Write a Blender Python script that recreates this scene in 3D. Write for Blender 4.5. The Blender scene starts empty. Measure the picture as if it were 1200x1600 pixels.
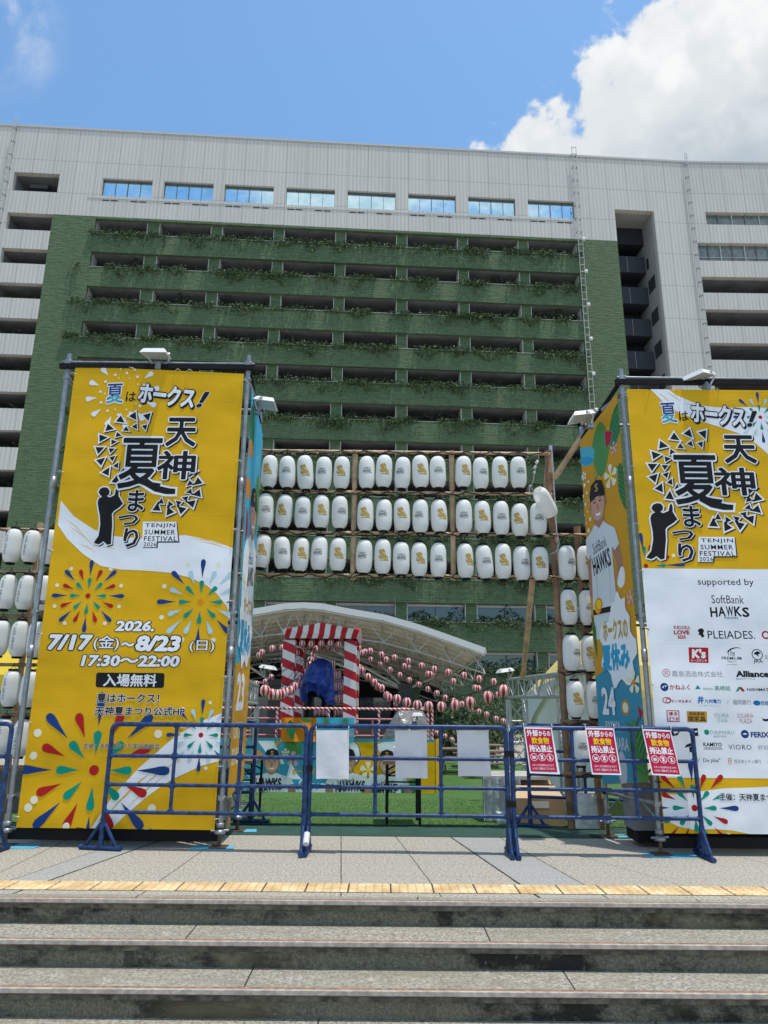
import bpy, bmesh, math, random
from math import sin, cos, pi, radians, tan, atan2, sqrt
from mathutils import Vector, Matrix, noise as mnoise
random.seed(7)
SC = bpy.context.scene
COL = SC.collection

# ------------------------------------------------------------------ camera
FPX, PITCH, ROLL, HC = 1110.0, radians(14.8), 0.0083, 1.3
R0 = Vector((1, 0, 0)); FW = Vector((0, cos(PITCH), sin(PITCH))); U0 = Vector((0, -sin(PITCH), cos(PITCH)))
UP = U0 * cos(ROLL) - R0 * sin(ROLL); RT = R0 * cos(ROLL) + U0 * sin(ROLL)
CAMP = Vector((0, 0, HC))
cd = bpy.data.cameras.new('camera'); cam = bpy.data.objects.new('camera', cd); COL.objects.link(cam)
m = Matrix((RT, UP, -FW)).transposed().to_4x4(); m.translation = CAMP; cam.matrix_world = m
cd.sensor_fit = 'VERTICAL'; cd.sensor_height = 36; cd.sensor_width = 27; cd.lens = FPX / 1600 * 36
cd.clip_start = 0.05; cd.clip_end = 3000
SC.camera = cam

def ray(x, y): return FW * FPX + RT * (x - 600) + UP * (800 - y)
def at(x, y, Y):
    d = ray(x, y); return CAMP + d * (Y / d.y)
def gz(Y): return 0.0 if Y < 8 else (-0.085 * (Y - 8) if Y < 18 else -0.85)
def gnd(x, y, z=0.0):
    d = ray(x, y); return CAMP + d * ((z - HC) / d.z)
def turf(x, y):
    lo, hi = 5.0, 60.0
    for _ in range(50):
        mid = (lo + hi) / 2; p = at(x, y, mid)
        if p.z > gz(mid): lo = mid
        else: hi = mid
    return at(x, y, lo)

# ------------------------------------------------------------------ light
SUN_DIR = Vector((0.15, -0.11, 1.0)).normalized()
SUN_EL = math.asin(SUN_DIR.z)
sl = bpy.data.lights.new('sun', 'SUN'); sl.energy = 2.7; sl.angle = radians(0.53); sl.color = (1.0, 0.95, 0.86)
so = bpy.data.objects.new('sun', sl); COL.objects.link(so); so.rotation_euler = SUN_DIR.to_track_quat('Z', 'Y').to_euler(); so.location = (0, 0, 80)
SC.view_settings.view_transform = 'Standard'; SC.view_settings.look = 'None'; SC.view_settings.exposure = 0.55; SC.view_settings.gamma = 1

W = bpy.data.worlds.new('World'); SC.world = W; W.use_nodes = True
def NT(tree):
    tree.nodes.clear()
    def n(t, **k):
        nd = tree.nodes.new(t)
        ins = k.pop('i', {})
        for a, b in k.items(): setattr(nd, a, b)
        for a, b in ins.items():
            if isinstance(b, bpy.types.NodeSocket): tree.links.new(b, nd.inputs[a])
            else: nd.inputs[a].default_value = b
        return nd
    return n
def mth(n, op, a, b=None, c=None, clamp=False):
    i = {0: a}
    if b is not None: i[1] = b
    if c is not None: i[2] = c
    return n('ShaderNodeMath', operation=op, use_clamp=clamp, i=i).outputs[0]
def mixc(n, f, a, b, blend='MIX'):
    nd = n('ShaderNodeMix', data_type='RGBA', blend_type=blend)
    t = nd.id_data
    for k, v in ((0, f), (6, a), (7, b)):
        if isinstance(v, bpy.types.NodeSocket): t.links.new(v, nd.inputs[k])
        else: nd.inputs[k].default_value = v if k == 0 else (tuple(v) + (1,))[:4]
    return nd.outputs[2]
def ramp(n, f, a, b):
    return n('ShaderNodeMapRange', interpolation_type='SMOOTHSTEP', i={0: f, 1: a, 2: b, 3: 0.0, 4: 1.0}).outputs[0]

n = NT(W.node_tree)
out = n('ShaderNodeOutputWorld')
sky = n('ShaderNodeTexSky', sky_type='NISHITA', sun_disc=False, sun_elevation=SUN_EL, sun_rotation=radians(100), altitude=0, air_density=1.0, dust_density=0.6, ozone_density=1.6)
tc = n('ShaderNodeTexCoord').outputs['Generated']
def vdot(v, w): return n('ShaderNodeVectorMath', operation='DOT_PRODUCT', i={0: v, 1: tuple(w)}).outputs['Value']
nz = n('ShaderNodeTexNoise', i={'Vector': tc, 'Scale': 9.0, 'Detail': 12.0, 'Roughness': 0.62, 'Distortion': 0.25}).outputs[0]
nz2 = n('ShaderNodeTexNoise', i={'Vector': tc, 'Scale': 4.5, 'Detail': 7.0, 'Roughness': 0.55, 'Distortion': 0.5}).outputs[0]
a_, b_ = ray(725, 245).normalized(), ray(1040, -10).normalized()
nn = b_.cross(a_).normalized()
if nn.dot(ray(1150, 150).normalized()) < 0: nn = -nn
nz3 = n('ShaderNodeTexNoise', i={'Vector': tc, 'Scale': 24.0, 'Detail': 10.0, 'Roughness': 0.60, 'Distortion': 0.3}).outputs[0]
warp = n('ShaderNodeVectorMath', operation='MULTIPLY_ADD', i={0: n('ShaderNodeTexNoise', i={'Vector': tc, 'Scale': 16.0, 'Detail': 6.0}).outputs[1], 1: (.07, .07, .07), 2: tc}).outputs[0]
vor = n('ShaderNodeTexVoronoi', feature='SMOOTH_F1', i={'Vector': warp, 'Scale': 13.0, 'Smoothness': .35}).outputs[0]
vor2 = n('ShaderNodeTexVoronoi', feature='SMOOTH_F1', i={'Vector': warp, 'Scale': 30.0, 'Smoothness': .3}).outputs[0]
base = vdot(tc, nn)
bil = mth(n, 'ADD', mth(n, 'MULTIPLY', mth(n, 'SUBTRACT', .42, vor), .10), mth(n, 'MULTIPLY', mth(n, 'SUBTRACT', .40, vor2), .05))
edge = mth(n, 'ADD', mth(n, 'ADD', base, bil), mth(n, 'ADD', mth(n, 'MULTIPLY', mth(n, 'SUBTRACT', nz, .5), .11), mth(n, 'MULTIPLY', mth(n, 'SUBTRACT', nz3, .5), .12)))
edge = mth(n, 'ADD', edge, .016)
inbank = ramp(n, edge, .0, .026)
fade = ramp(n, vdot(tc, (0, 1, 0)), -0.1, 0.2)
bank = mth(n, 'MULTIPLY', inbank, fade)
# wisps high on the left of the building and broken cloud behind the viewer
lw = ramp(n, vdot(tc, ray(-20, 30).normalized()), 0.9965, 0.9998)
wisp = mth(n, 'MULTIPLY', mth(n, 'MULTIPLY', lw, ramp(n, nz, 0.44, 0.68)), .55)
back = mth(n, 'MULTIPLY', ramp(n, vdot(tc, (0, -1, 0)), 0.0, 0.25), ramp(n, nz2, 0.45, 0.62))
cov = mth(n, 'MAXIMUM', mth(n, 'MAXIMUM', bank, wisp), mth(n, 'MULTIPLY', back, 0.85), clamp=True)
lump = mth(n, 'ADD', mth(n, 'MULTIPLY', bil, 5.0), mth(n, 'ADD', mth(n, 'MULTIPLY', nz3, .7), nz2))
shade = ramp(n, lump, .62, 1.12)
deep = ramp(n, edge, .05, .22)
ccol = mixc(n, shade, (0.52, 0.61, 0.69), (1.06, 1.07, 1.07))
ccol = mixc(n, mth(n, 'MULTIPLY', mth(n, 'SUBTRACT', 1.0, deep), .6), ccol, (1.10, 1.12, 1.12))
SKY_S, CLOUD_S = 0.15, 0.60
skyc = n('ShaderNodeVectorMath', operation='MULTIPLY', i={0: sky.outputs[0], 1: (SKY_S * .76, SKY_S * .96, SKY_S * 1.0)}).outputs[0]
cl = n('ShaderNodeVectorMath', operation='SCALE', i={0: ccol, 3: CLOUD_S}).outputs[0]
bg = n('ShaderNodeBackground', i={0: mixc(n, cov, skyc, cl), 1: 1.0})
W.node_tree.links.new(bg.outputs[0], out.inputs[0])

# ------------------------------------------------------------------ materials
MATS = {}
def pmat(name, col, rough=0.6, metal=0.0, bump=None, var=0.0, vscale=3.0, trans=0.0, coat=0.0, spec=0.5, coord='pos', detail=4.0):
    """principled; bump=(scale,strength,dist); var = brightness variation"""
    if name in MATS: return MATS[name]
    mt = bpy.data.materials.new(name); mt.use_nodes = True; n = NT(mt.node_tree)
    out = n('ShaderNodeOutputMaterial'); b = n('ShaderNodeBsdfPrincipled')
    b.inputs['Base Color'].default_value = tuple(col) + (1,); b.inputs['Roughness'].default_value = rough
    b.inputs['Metallic'].default_value = metal; b.inputs['Coat Weight'].default_value = coat; b.inputs['Specular IOR Level'].default_value = spec
    P = n('ShaderNodeNewGeometry').outputs['Position'] if coord == 'pos' else n('ShaderNodeTexCoord').outputs['Object']
    L = mt.node_tree.links
    if var:
        nzv = n('ShaderNodeTexNoise', i={'Vector': P, 'Scale': vscale, 'Detail': detail, 'Roughness': 0.6}).outputs[0]
        f = ramp(n, nzv, 0.3, 0.72)
        L.new(mixc(n, f, [c * (1 - var) for c in col], [min(1, c * (1 + var * .6)) for c in col]), b.inputs['Base Color'])
    if bump:
        nzb = n('ShaderNodeTexNoise', i={'Vector': P, 'Scale': bump[0], 'Detail': 3.0}).outputs[0]
        L.new(n('ShaderNodeBump', i={'Height': nzb, 'Strength': bump[1], 'Distance': bump[2]}).outputs[0], b.inputs['Normal'])
    sh = b.outputs[0]
    if trans:
        t = n('ShaderNodeBsdfTranslucent', i={0: tuple(col) + (1,)})
        sh = n('ShaderNodeMixShader', i={0: trans, 1: sh, 2: t.outputs[0]}).outputs[0]
    L.new(sh, out.inputs[0]); MATS[name] = mt; return mt
def cmat(name, fn, rough=0.7, metal=0.0, spec=0.4):
    """fn(n, mt, bsdf) -> colour socket, optional height (socket, strength, distance)"""
    if name in MATS: return MATS[name]
    mt = bpy.data.materials.new(name); mt.use_nodes = True; n = NT(mt.node_tree)
    out = n('ShaderNodeOutputMaterial'); b = n('ShaderNodeBsdfPrincipled')
    b.inputs['Roughness'].default_value = rough; b.inputs['Metallic'].default_value = metal; b.inputs['Specular IOR Level'].default_value = spec
    r = fn(n, mt, b); L = mt.node_tree.links
    L.new(r[0], b.inputs['Base Color'])
    if len(r) > 1 and r[1] is not None:
        L.new(n('ShaderNodeBump', i={'Height': r[1], 'Strength': r[2], 'Distance': r[3]}).outputs[0], b.inputs['Normal'])
    L.new(b.outputs[0], out.inputs[0]); MATS[name] = mt; return mt
def xyz(n, obj=True):
    v = n('ShaderNodeTexCoord').outputs['Object'] if obj else n('ShaderNodeNewGeometry').outputs['Position']
    s = n('ShaderNodeSeparateXYZ', i={0: v}); return v, s.outputs[0], s.outputs[1], s.outputs[2]
def lines(n, c, period, width, off=0.0):
    """1 on lines every `period`"""
    f = mth(n, 'FRACT', mth(n, 'DIVIDE', mth(n, 'SUBTRACT', c, off), period))
    d = mth(n, 'ABSOLUTE', mth(n, 'SUBTRACT', f, 0.5))
    return mth(n, 'GREATER_THAN', d, 0.5 - width / period / 2)
def noise(n, v, s, d=4.0, r=0.6, sc=None):
    if sc: v = n('ShaderNodeVectorMath', operation='MULTIPLY', i={0: v, 1: sc}).outputs[0]
    return n('ShaderNodeTexNoise', i={'Vector': v, 'Scale': s, 'Detail': d, 'Roughness': r}).outputs[0]

def vinyl(name, col, rough=0.42):
    """printed banner vinyl: every ink shares the same soft wrinkles"""
    if name in MATS: return MATS[name]
    def f(n, mt, b):
        v, x, y, z = xyz(n, False)
        h1 = noise(n, v, 1.0, 2.0, .45, (1.0, 1.0, 1.3)); h2 = noise(n, v, 5.0, 2.0, .5, (1.0, 1.0, .5))
        cr = lines(n, mth(n, 'ADD', z, mth(n, 'MULTIPLY', h1, .05)), 0.62, 0.012)
        h = mth(n, 'ADD', mth(n, 'ADD', mth(n, 'MULTIPLY', h1, 1.0), mth(n, 'MULTIPLY', h2, .10)), mth(n, 'MULTIPLY', cr, .012))
        c = mixc(n, ramp(n, noise(n, v, 2.0, 3.0), .3, .7), [k * .94 for k in col], col)
        return c, h, 0.8, 0.09
    return cmat(name, f, .55, spec=.16)
INK = dict(yellow=(.70, .395, .006), white=(.80, .81, .84), black=(.012, .012, .014), navy=(.010, .045, .19), red=(.42, .012, .012),
           teal=(.0, .27, .19), pale=(.42, .63, .70), cream=(.80, .74, .55), orange=(.74, .24, .012), sky=(.06, .40, .58), cyan=(.03, .33, .55),
           blue=(.01, .14, .42), skin=(.55, .31, .22), skindark=(.40, .20, .13), jersey=(.62, .67, .70), capblack=(.018, .018, .025), leaf=(.03, .16, .04),
           leaf2=(.10, .26, .05), pink=(.65, .35, .42), crimson=(.46, .012, .055), gold=(.48, .31, .055), grey=(.25, .27, .28), lgrey=(.50, .53, .56),
           sgreen=(.05, .28, .15), brown=(.50, .25, .03), yink=(.85, .60, .01), hair=(.05, .03, .025), aqua=(.08, .42, .50))
def ink(k): return vinyl('ink_' + k, INK[k])

M_STEEL = pmat('scaffold_steel', (.30, .31, .33), .45, .7, var=.25, vscale=9)
M_DARKBAR = pmat('dark_bar', (.010, .010, .011), .7, spec=.15)
M_WHITEPLASTIC = pmat('lamp_white', (.75, .75, .73), .4)
M_GLASSLAMP = pmat('lamp_lens', (.42, .47, .45), .15)
M_WIRE = pmat('wire', (.55, .55, .55), .4, .6)
M_BLACK = pmat('black_part', (.010, .010, .010), .7, spec=.2)
M_BLUE = pmat('barrier_blue', (.012, .045, .15), .42, .0, var=.6, vscale=22, spec=.35, detail=9)
M_BLUEFOOT = M_BLUE
M_BAMBOO = pmat('bamboo', (.50, .33, .19), .55, var=.35, vscale=7)
M_BROWNPOST = pmat('bamboo_brown', (.27, .145, .075), .55, var=.4, vscale=6)
M_TIMBER = pmat('timber', (.47, .31, .18), .7, var=.3, vscale=9)
M_PAPER = pmat('lantern_paper', (.88, .88, .85), .65, trans=.25)
M_RED = pmat('lantern_red', (.50, .006, .02), .5, trans=.2)
M_PINK = pmat('lantern_pale', (.86, .72, .69), .6, trans=.3)
M_SREC = pmat('stripe_red', (.52, .012, .022), .6, var=.12)
M_SWH = pmat('stripe_white', (.74, .70, .66), .65)
M_TARP = pmat('blue_tarp', (.011, .055, .30), .34, bump=(5, .9, .08))
M_ALU = pmat('truss_aluminium', (.46, .47, .48), .42, .6)
M_SHEET = pmat('paper_sheet', (.74, .74, .78), .7, bump=(9, .35, .02), trans=.2)
M_CARD = pmat('cardboard', (.36, .23, .12), .8, var=.15)
M_CANVAS = pmat('tent_canvas', (.78, .79, .77), .75, bump=(2.5, .4, .1), trans=.15)
M_TENTY = pmat('tent_yellow', (.78, .62, .22), .7, trans=.3)
M_PLASTIC = pmat('plastic_sheet', (.50, .53, .53), .3, bump=(5, .8, .08), trans=.3)

# ------------------------------------------------------------------ builders
WM = {}
class MB:
    def __init__(s): s.v = []; s.f = []; s.m = []; s.mats = []; s.sm = []
    def mi(s, mat):
        if mat not in s.mats: s.mats.append(mat)
        return s.mats.index(mat)
    def add(s, vs, fs, mat, smooth=False):
        o = len(s.v); k = s.mi(mat); s.v += [Vector(p) for p in vs]
        for f in fs: s.f.append([o + i for i in f]); s.m.append(k); s.sm.append(smooth)
    def poly(s, pts, mat): s.add(pts, [list(range(len(pts)))], mat)
    def box(s, c, d, mat, M=None):
        c = Vector(c); h = Vector(d) / 2
        vs = [Vector((x, y, z)) for x in (-h.x, h.x) for y in (-h.y, h.y) for z in (-h.z, h.z)]
        if M: vs = [M @ p for p in vs]
        s.add([c + p for p in vs], [(0, 1, 3, 2), (4, 6, 7, 5), (0, 4, 5, 1), (2, 3, 7, 6), (0, 2, 6, 4), (1, 5, 7, 3)], mat)
    def b2(s, lo, hi, mat): s.box([(a + b) / 2 for a, b in zip(lo, hi)], [b - a for a, b in zip(lo, hi)], mat)
    def beam(s, p, q, w, h, mat, up=(0, 0, 1)):
        p, q = Vector(p), Vector(q); d = q - p; z = d.normalized(); u = Vector(up)
        if abs(z.dot(u)) > .98: u = Vector((0, 1, 0))
        x = z.cross(u).normalized(); y = x.cross(z)
        vs = [e + x * a * w / 2 + y * b * h / 2 for e in (p, q) for a, b in ((-1, -1), (1, -1), (1, 1), (-1, 1))]
        s.add(vs, [(3, 2, 1, 0), (4, 5, 6, 7), (0, 1, 5, 4), (1, 2, 6, 5), (2, 3, 7, 6), (3, 0, 4, 7)], mat)
    def tube(s, pts, r, mat, seg=8, caps=True):
        pts = [Vector(p) for p in pts]; rr = r if isinstance(r, (list, tuple)) else [r] * len(pts); vs = []
        prev = None
        for i, p in enumerate(pts):
            d = (pts[min(i + 1, len(pts) - 1)] - pts[max(i - 1, 0)]).normalized()
            if prev is None:
                u = Vector((0, 0, 1)) if abs(d.z) < .9 else Vector((0, 1, 0)); x = d.cross(u).normalized()
            else: x = (prev - d * prev.dot(d)).normalized()
            prev = x; y = d.cross(x)
            vs += [p + (x * cos(2 * pi * k / seg) + y * sin(2 * pi * k / seg)) * rr[i] for k in range(seg)]
        fs = [(i * seg + k, i * seg + (k + 1) % seg, (i + 1) * seg + (k + 1) % seg, (i + 1) * seg + k) for i in range(len(pts) - 1) for k in range(seg)]
        s.add(vs, fs, mat, True)
        if caps:
            s.add(vs[:seg], [list(range(seg))[::-1]], mat); s.add(vs[-seg:], [list(range(seg))], mat)
    def lathe(s, prof, c, mat, seg=16, mats=None, M=None, smooth=True):
        c = Vector(c); vs = []
        for r, z in prof:
            for k in range(seg):
                p = Vector((r * cos(2 * pi * k / seg), r * sin(2 * pi * k / seg), z))
                vs.append((M @ p if M else p) + c)
        fl = {}
        for i in range(len(prof) - 1):
            for k in range(seg):
                mm = mats[k % len(mats)] if mats else mat
                fl.setdefault(mm, []).append((i * seg + k, i * seg + (k + 1) % seg, (i + 1) * seg + (k + 1) % seg, (i + 1) * seg + k))
        if not mats: s.add(vs, fl[mat], mat, smooth)
        else:
            o = len(s.v); s.v += vs
            for mm, fs in fl.items():
                k2 = s.mi(mm)
                for f in fs: s.f.append([o + i for i in f]); s.m.append(k2); s.sm.append(smooth)
    def build(s, name, parent=None, loc=None):
        inv = None
        if parent is not None: inv = WM[parent.name].inverted()
        elif loc is not None: inv = Matrix.Translation(Vector(loc)).inverted()
        vs = [(inv @ p) for p in s.v] if inv else s.v
        me = bpy.data.meshes.new(name); me.from_pydata([tuple(p) for p in vs], [], s.f)
        for mm in s.mats: me.materials.append(mm)
        me.polygons.foreach_set('material_index', s.m); me.polygons.foreach_set('use_smooth', s.sm); me.update()
        o = bpy.data.objects.new(name, me); COL.objects.link(o)
        if parent is not None: o.parent = parent; WM[o.name] = WM[parent.name]
        else:
            if loc is not None: o.location = loc
            WM[o.name] = Matrix.Translation(Vector(loc)) if loc is not None else Matrix.Identity(4)
        return o
def tag(o, label, cat, group=None, kind=None):
    o['label'] = label; o['category'] = cat
    if group: o['group'] = group
    if kind: o['kind'] = kind
    return o
def thing(name, label, cat, loc, group=None, rotz=0.0):
    o = bpy.data.objects.new(name, None); COL.objects.link(o); o.location = loc; o.rotation_euler = (0, 0, rotz); o.empty_display_size = .1
    WM[o.name] = Matrix.Translation(Vector(loc)) @ Matrix.Rotation(rotz, 4, 'Z'); return tag(o, label, cat, group)
def struct(o): o['kind'] = 'structure'; return o
def dup(root, loc, rot=None, label=None, group=None):
    r = root.copy(); COL.objects.link(r); r.location = loc
    if rot is not None: r.rotation_euler = rot
    if label: r['label'] = label
    if group: r['group'] = group
    for ch in list(root.children):
        c = ch.copy(); COL.objects.link(c); c.parent = r
        for g in list(ch.children):
            d = g.copy(); COL.objects.link(d); d.parent = c
    WM[r.name] = Matrix.Translation(Vector(loc)) @ (r.rotation_euler.to_matrix().to_4x4()); return r
ORD = ['first', 'second', 'third', 'fourth', 'fifth', 'sixth', 'seventh', 'eighth', 'ninth', 'tenth', 'eleventh', 'twelfth', 'thirteenth', 'fourteenth', 'fifteenth', 'sixteenth', 'seventeenth', 'eighteenth', 'nineteenth', 'twentieth']

def crom(pts, k=4, closed=True):
    pts = [Vector(p) for p in pts]; o = []; N = len(pts)
    for i in range(N if closed else N - 1):
        g = lambda j: pts[j % N] if closed else pts[max(0, min(N - 1, j))]
        a, b, c, d = g(i - 1), g(i), g(i + 1), g(i + 2)
        for t in range(k):
            t /= k; o.append(.5 * ((2 * b) + (c - a) * t + (2 * a - 5 * b + 4 * c - d) * t * t + (3 * b - a - 3 * c + d) * t ** 3))
    if not closed: o.append(pts[-1])
    return o

# lettering: outlines of the built-in font turned into faces
GC = {}
def glyphs(txt, off=0.0, shear=0.0, space=1.0, line=1.0, res=2):
    key = (txt, round(off, 4), shear, space, line)
    if key in GC: return GC[key]
    c = bpy.data.curves.new('t', 'FONT'); c.body = txt; c.offset = off; c.shear = shear; c.space_character = space; c.space_line = line
    c.align_x = 'CENTER'; c.resolution_u = res; c.dimensions = '2D'; c.fill_mode = 'BOTH'
    o = bpy.data.objects.new('t', c); COL.objects.link(o)
    dg = bpy.context.evaluated_depsgraph_get(); me = bpy.data.meshes.new_from_object(o.evaluated_get(dg))
    vs = [(v.co.x, v.co.y) for v in me.vertices]; fs = [list(p.vertices) for p in me.polygons]
    bpy.data.objects.remove(o); bpy.data.curves.remove(c); bpy.data.meshes.remove(me)
    GC[key] = (vs, fs); return GC[key]

class Sheet:
    """a flat printed surface: u right, v up, origin O; prints sit in thin layers on it"""
    def __init__(s, O, U, V, Nn, eps=.0003):
        s.O, s.U, s.V, s.N = Vector(O), Vector(U).normalized(), Vector(V).normalized(), Vector(Nn).normalized(); s.l = 0; s.top = 0; s.it = []; s.base = 0; s.clip = None; s.eps = eps; s.mb = MB()
    def uv(s, x, y):
        d = ray(x, y); t = (s.O - CAMP).dot(s.N) / d.dot(s.N); p = CAMP + d * t - s.O; return Vector((p.dot(s.U), p.dot(s.V)))
    def P(s, u, v): return s.O + s.U * u + s.V * v + s.N * (.001 + s.eps * s.l)
    def up(s): s.top += 1; s.l = s.top
    def lev(s, pts):   # rise just above whatever print already lies under these points
        x0 = min(p[0] for p in pts); x1 = max(p[0] for p in pts); y0 = min(p[1] for p in pts); y1 = max(p[1] for p in pts)
        s.l = 1 + max([i[4] for i in s.it if i[0] < x1 and x0 < i[2] and i[1] < y1 and y0 < i[3]], default=0)
        s.it.append((x0, y0, x1, y1, s.l)); s.top = max(s.top, s.l)
    def cut(s, pts):
        q = s.clip
        if not q: return pts
        for i in range(len(q)):
            a, b = Vector(q[i][:2]), Vector(q[(i + 1) % len(q)][:2]); d = b - a; o = []
            side = lambda p: d.x * (p[1] - a.y) - d.y * (p[0] - a.x)
            for j in range(len(pts)):
                p, r = Vector(pts[j][:2]), Vector(pts[(j + 1) % len(pts)][:2]); sp_, sr = side(p), side(r)
                if sp_ >= 0: o.append(p)
                if (sp_ >= 0) != (sr >= 0): o.append(p + (r - p) * (sp_ / (sp_ - sr)))
            pts = o
            if len(pts) < 3: return []
        return pts
    def poly(s, pts, k, smooth=0, lift=True):
        if smooth: pts = crom([tuple(p)[:2] + (0,) for p in pts], smooth)
        pts = s.cut(pts)
        if len(pts) < 3: return
        if lift: s.lev(pts)
        else: s.it.append((min(p[0] for p in pts), min(p[1] for p in pts), max(p[0] for p in pts), max(p[1] for p in pts), s.l))
        a = sum(pts[i][0] * pts[(i + 1) % len(pts)][1] - pts[(i + 1) % len(pts)][0] * pts[i][1] for i in range(len(pts)))
        if a < 0: pts = list(reversed(pts))
        s.mb.poly([s.P(p[0], p[1]) for p in pts], k if not isinstance(k, str) else ink(k))
    def disc(s, c, r, k, seg=20, lift=True, ry=None):
        s.poly([(c[0] + r * cos(2 * pi * i / seg), c[1] + (ry or r) * sin(2 * pi * i / seg)) for i in range(seg)], k, 0, lift)
    def ring(s, c, r, w, k, seg=28, ry=None):
        ry = ry or r; q = (ry - w); s.lev([(c[0] - r, c[1] - ry), (c[0] + r, c[1] + ry)])
        for i in range(seg):
            a, b = 2 * pi * i / seg, 2 * pi * (i + 1) / seg
            s.mb.poly([s.P(c[0] + R * cos(t), c[1] + Q * sin(t)) for R, Q, t in ((r, ry, a), (r, ry, b), (r - w, q, b), (r - w, q, a))], ink(k))
    def rect(s, u0, v0, u1, v1, k): s.poly([(u0, v0), (u1, v0), (u1, v1), (u0, v1)], k)
    def drop(s, c, a, r0, r1, w, k):
        d = Vector((cos(a), sin(a))); e = Vector((-d.y, d.x)); L = r1 - r0; q = []
        for t, ww in ((0, 0), (.45, .55), (.7, .95), (.86, 1.0)): q.append((c + d * (r0 + L * t), ww))
        pts = [p + e * w * ww / 2 for p, ww in q] + [c + d * (r0 + L * .97) + e * w * .32, c + d * r1, c + d * (r0 + L * .97) - e * w * .32] + [p - e * w * ww / 2 for p, ww in reversed(q[1:])]
        s.poly(pts, k, 0, False)
    def firework(s, c, R, spec, core, rc, dots=0, squash=1.0):
        s.up()
        for (n_, a0, r0, r1, w, cols) in spec:
            for i in range(n_): s.drop(Vector(c), a0 + 2 * pi * i / n_, R * r0, R * r1, R * w, cols[i % len(cols)])
        s.disc(c, R * rc, core)
        for i in range(dots):
            a = 2 * pi * (i + .5) / dots; s.disc((c[0] + R * .93 * cos(a), c[1] + R * .93 * sin(a)), R * .055, 'cream', 10, i == 0)
    def text(s, txt, box, k, bold=.02, outline=None, shadow=None, shear=0.0, rot=0.0, space=1.0, line=1.0, px=True, res=2, fixw=False):
        if px:
            x0, y0, x1, y1 = box; l_, r_ = s.uv(x0, (y0 + y1) / 2), s.uv(x1, (y0 + y1) / 2); b_, t_ = s.uv((x0 + x1) / 2, y1), s.uv((x0 + x1) / 2, y0)
            c = (l_ + r_ + b_ + t_) / 4; w, h = abs(r_.x - l_.x), abs(t_.y - b_.y)
        else:
            c = Vector(((box[0] + box[2]) / 2, (box[1] + box[3]) / 2)); w, h = abs(box[2] - box[0]), abs(box[3] - box[1])
        bv, bf = glyphs(txt, min(bold, .004), shear, space, line, res)
        if not bv: return
        xs = [p[0] for p in bv]; ys = [p[1] for p in bv]; cx, cy = (min(xs) + max(xs)) / 2, (min(ys) + max(ys)) / 2; g_ = max(0, bold - .004)
        sx, sy = w / max(1e-6, max(xs) - min(xs) + 2 * g_), h / max(1e-6, max(ys) - min(ys) + 2 * g_); cr, sr = cos(rot), sin(rot)
        def put(wt, kk, dx=0, dy=0):
            # strokes are thickened by laying the glyph down again round a small circle
            nd = 1 if wt <= .001 else (6 if wt < .014 else (8 if wt < .03 else 12)); ring_ = [(0, 0)] + ([(wt * cos(2 * pi * i / nd), wt * sin(2 * pi * i / nd)) for i in range(nd)] if nd > 1 else [])
            cps = []
            for ox, oy in ring_:
                q = []
                for x, y in bv:
                    X, Y = (x + ox - cx) * sx, (y + oy - cy) * sy; q.append((c.x + X * cr - Y * sr + dx, c.y + X * sr + Y * cr + dy))
                cps.append(q)
            s.lev([p for q in cps for p in q]); mm = ink(kk) if isinstance(kk, str) else kk
            for i, q in enumerate(cps): s.mb.add([s.P(*p) + s.N * (i * 1.6e-5) for p in q], bf, mm)
        if outline:
            if shadow: put(g_ + outline[1], shadow[0], shadow[1], -shadow[2])
            put(g_ + outline[1], outline[0])
        elif shadow: put(g_, shadow[0], shadow[1], -shadow[2])
        put(g_, k)
    def flush(s, name, parent):
        pass
        o = s.mb.build(name, parent) if s.mb.v else None; s.mb = MB(); return o

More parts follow.
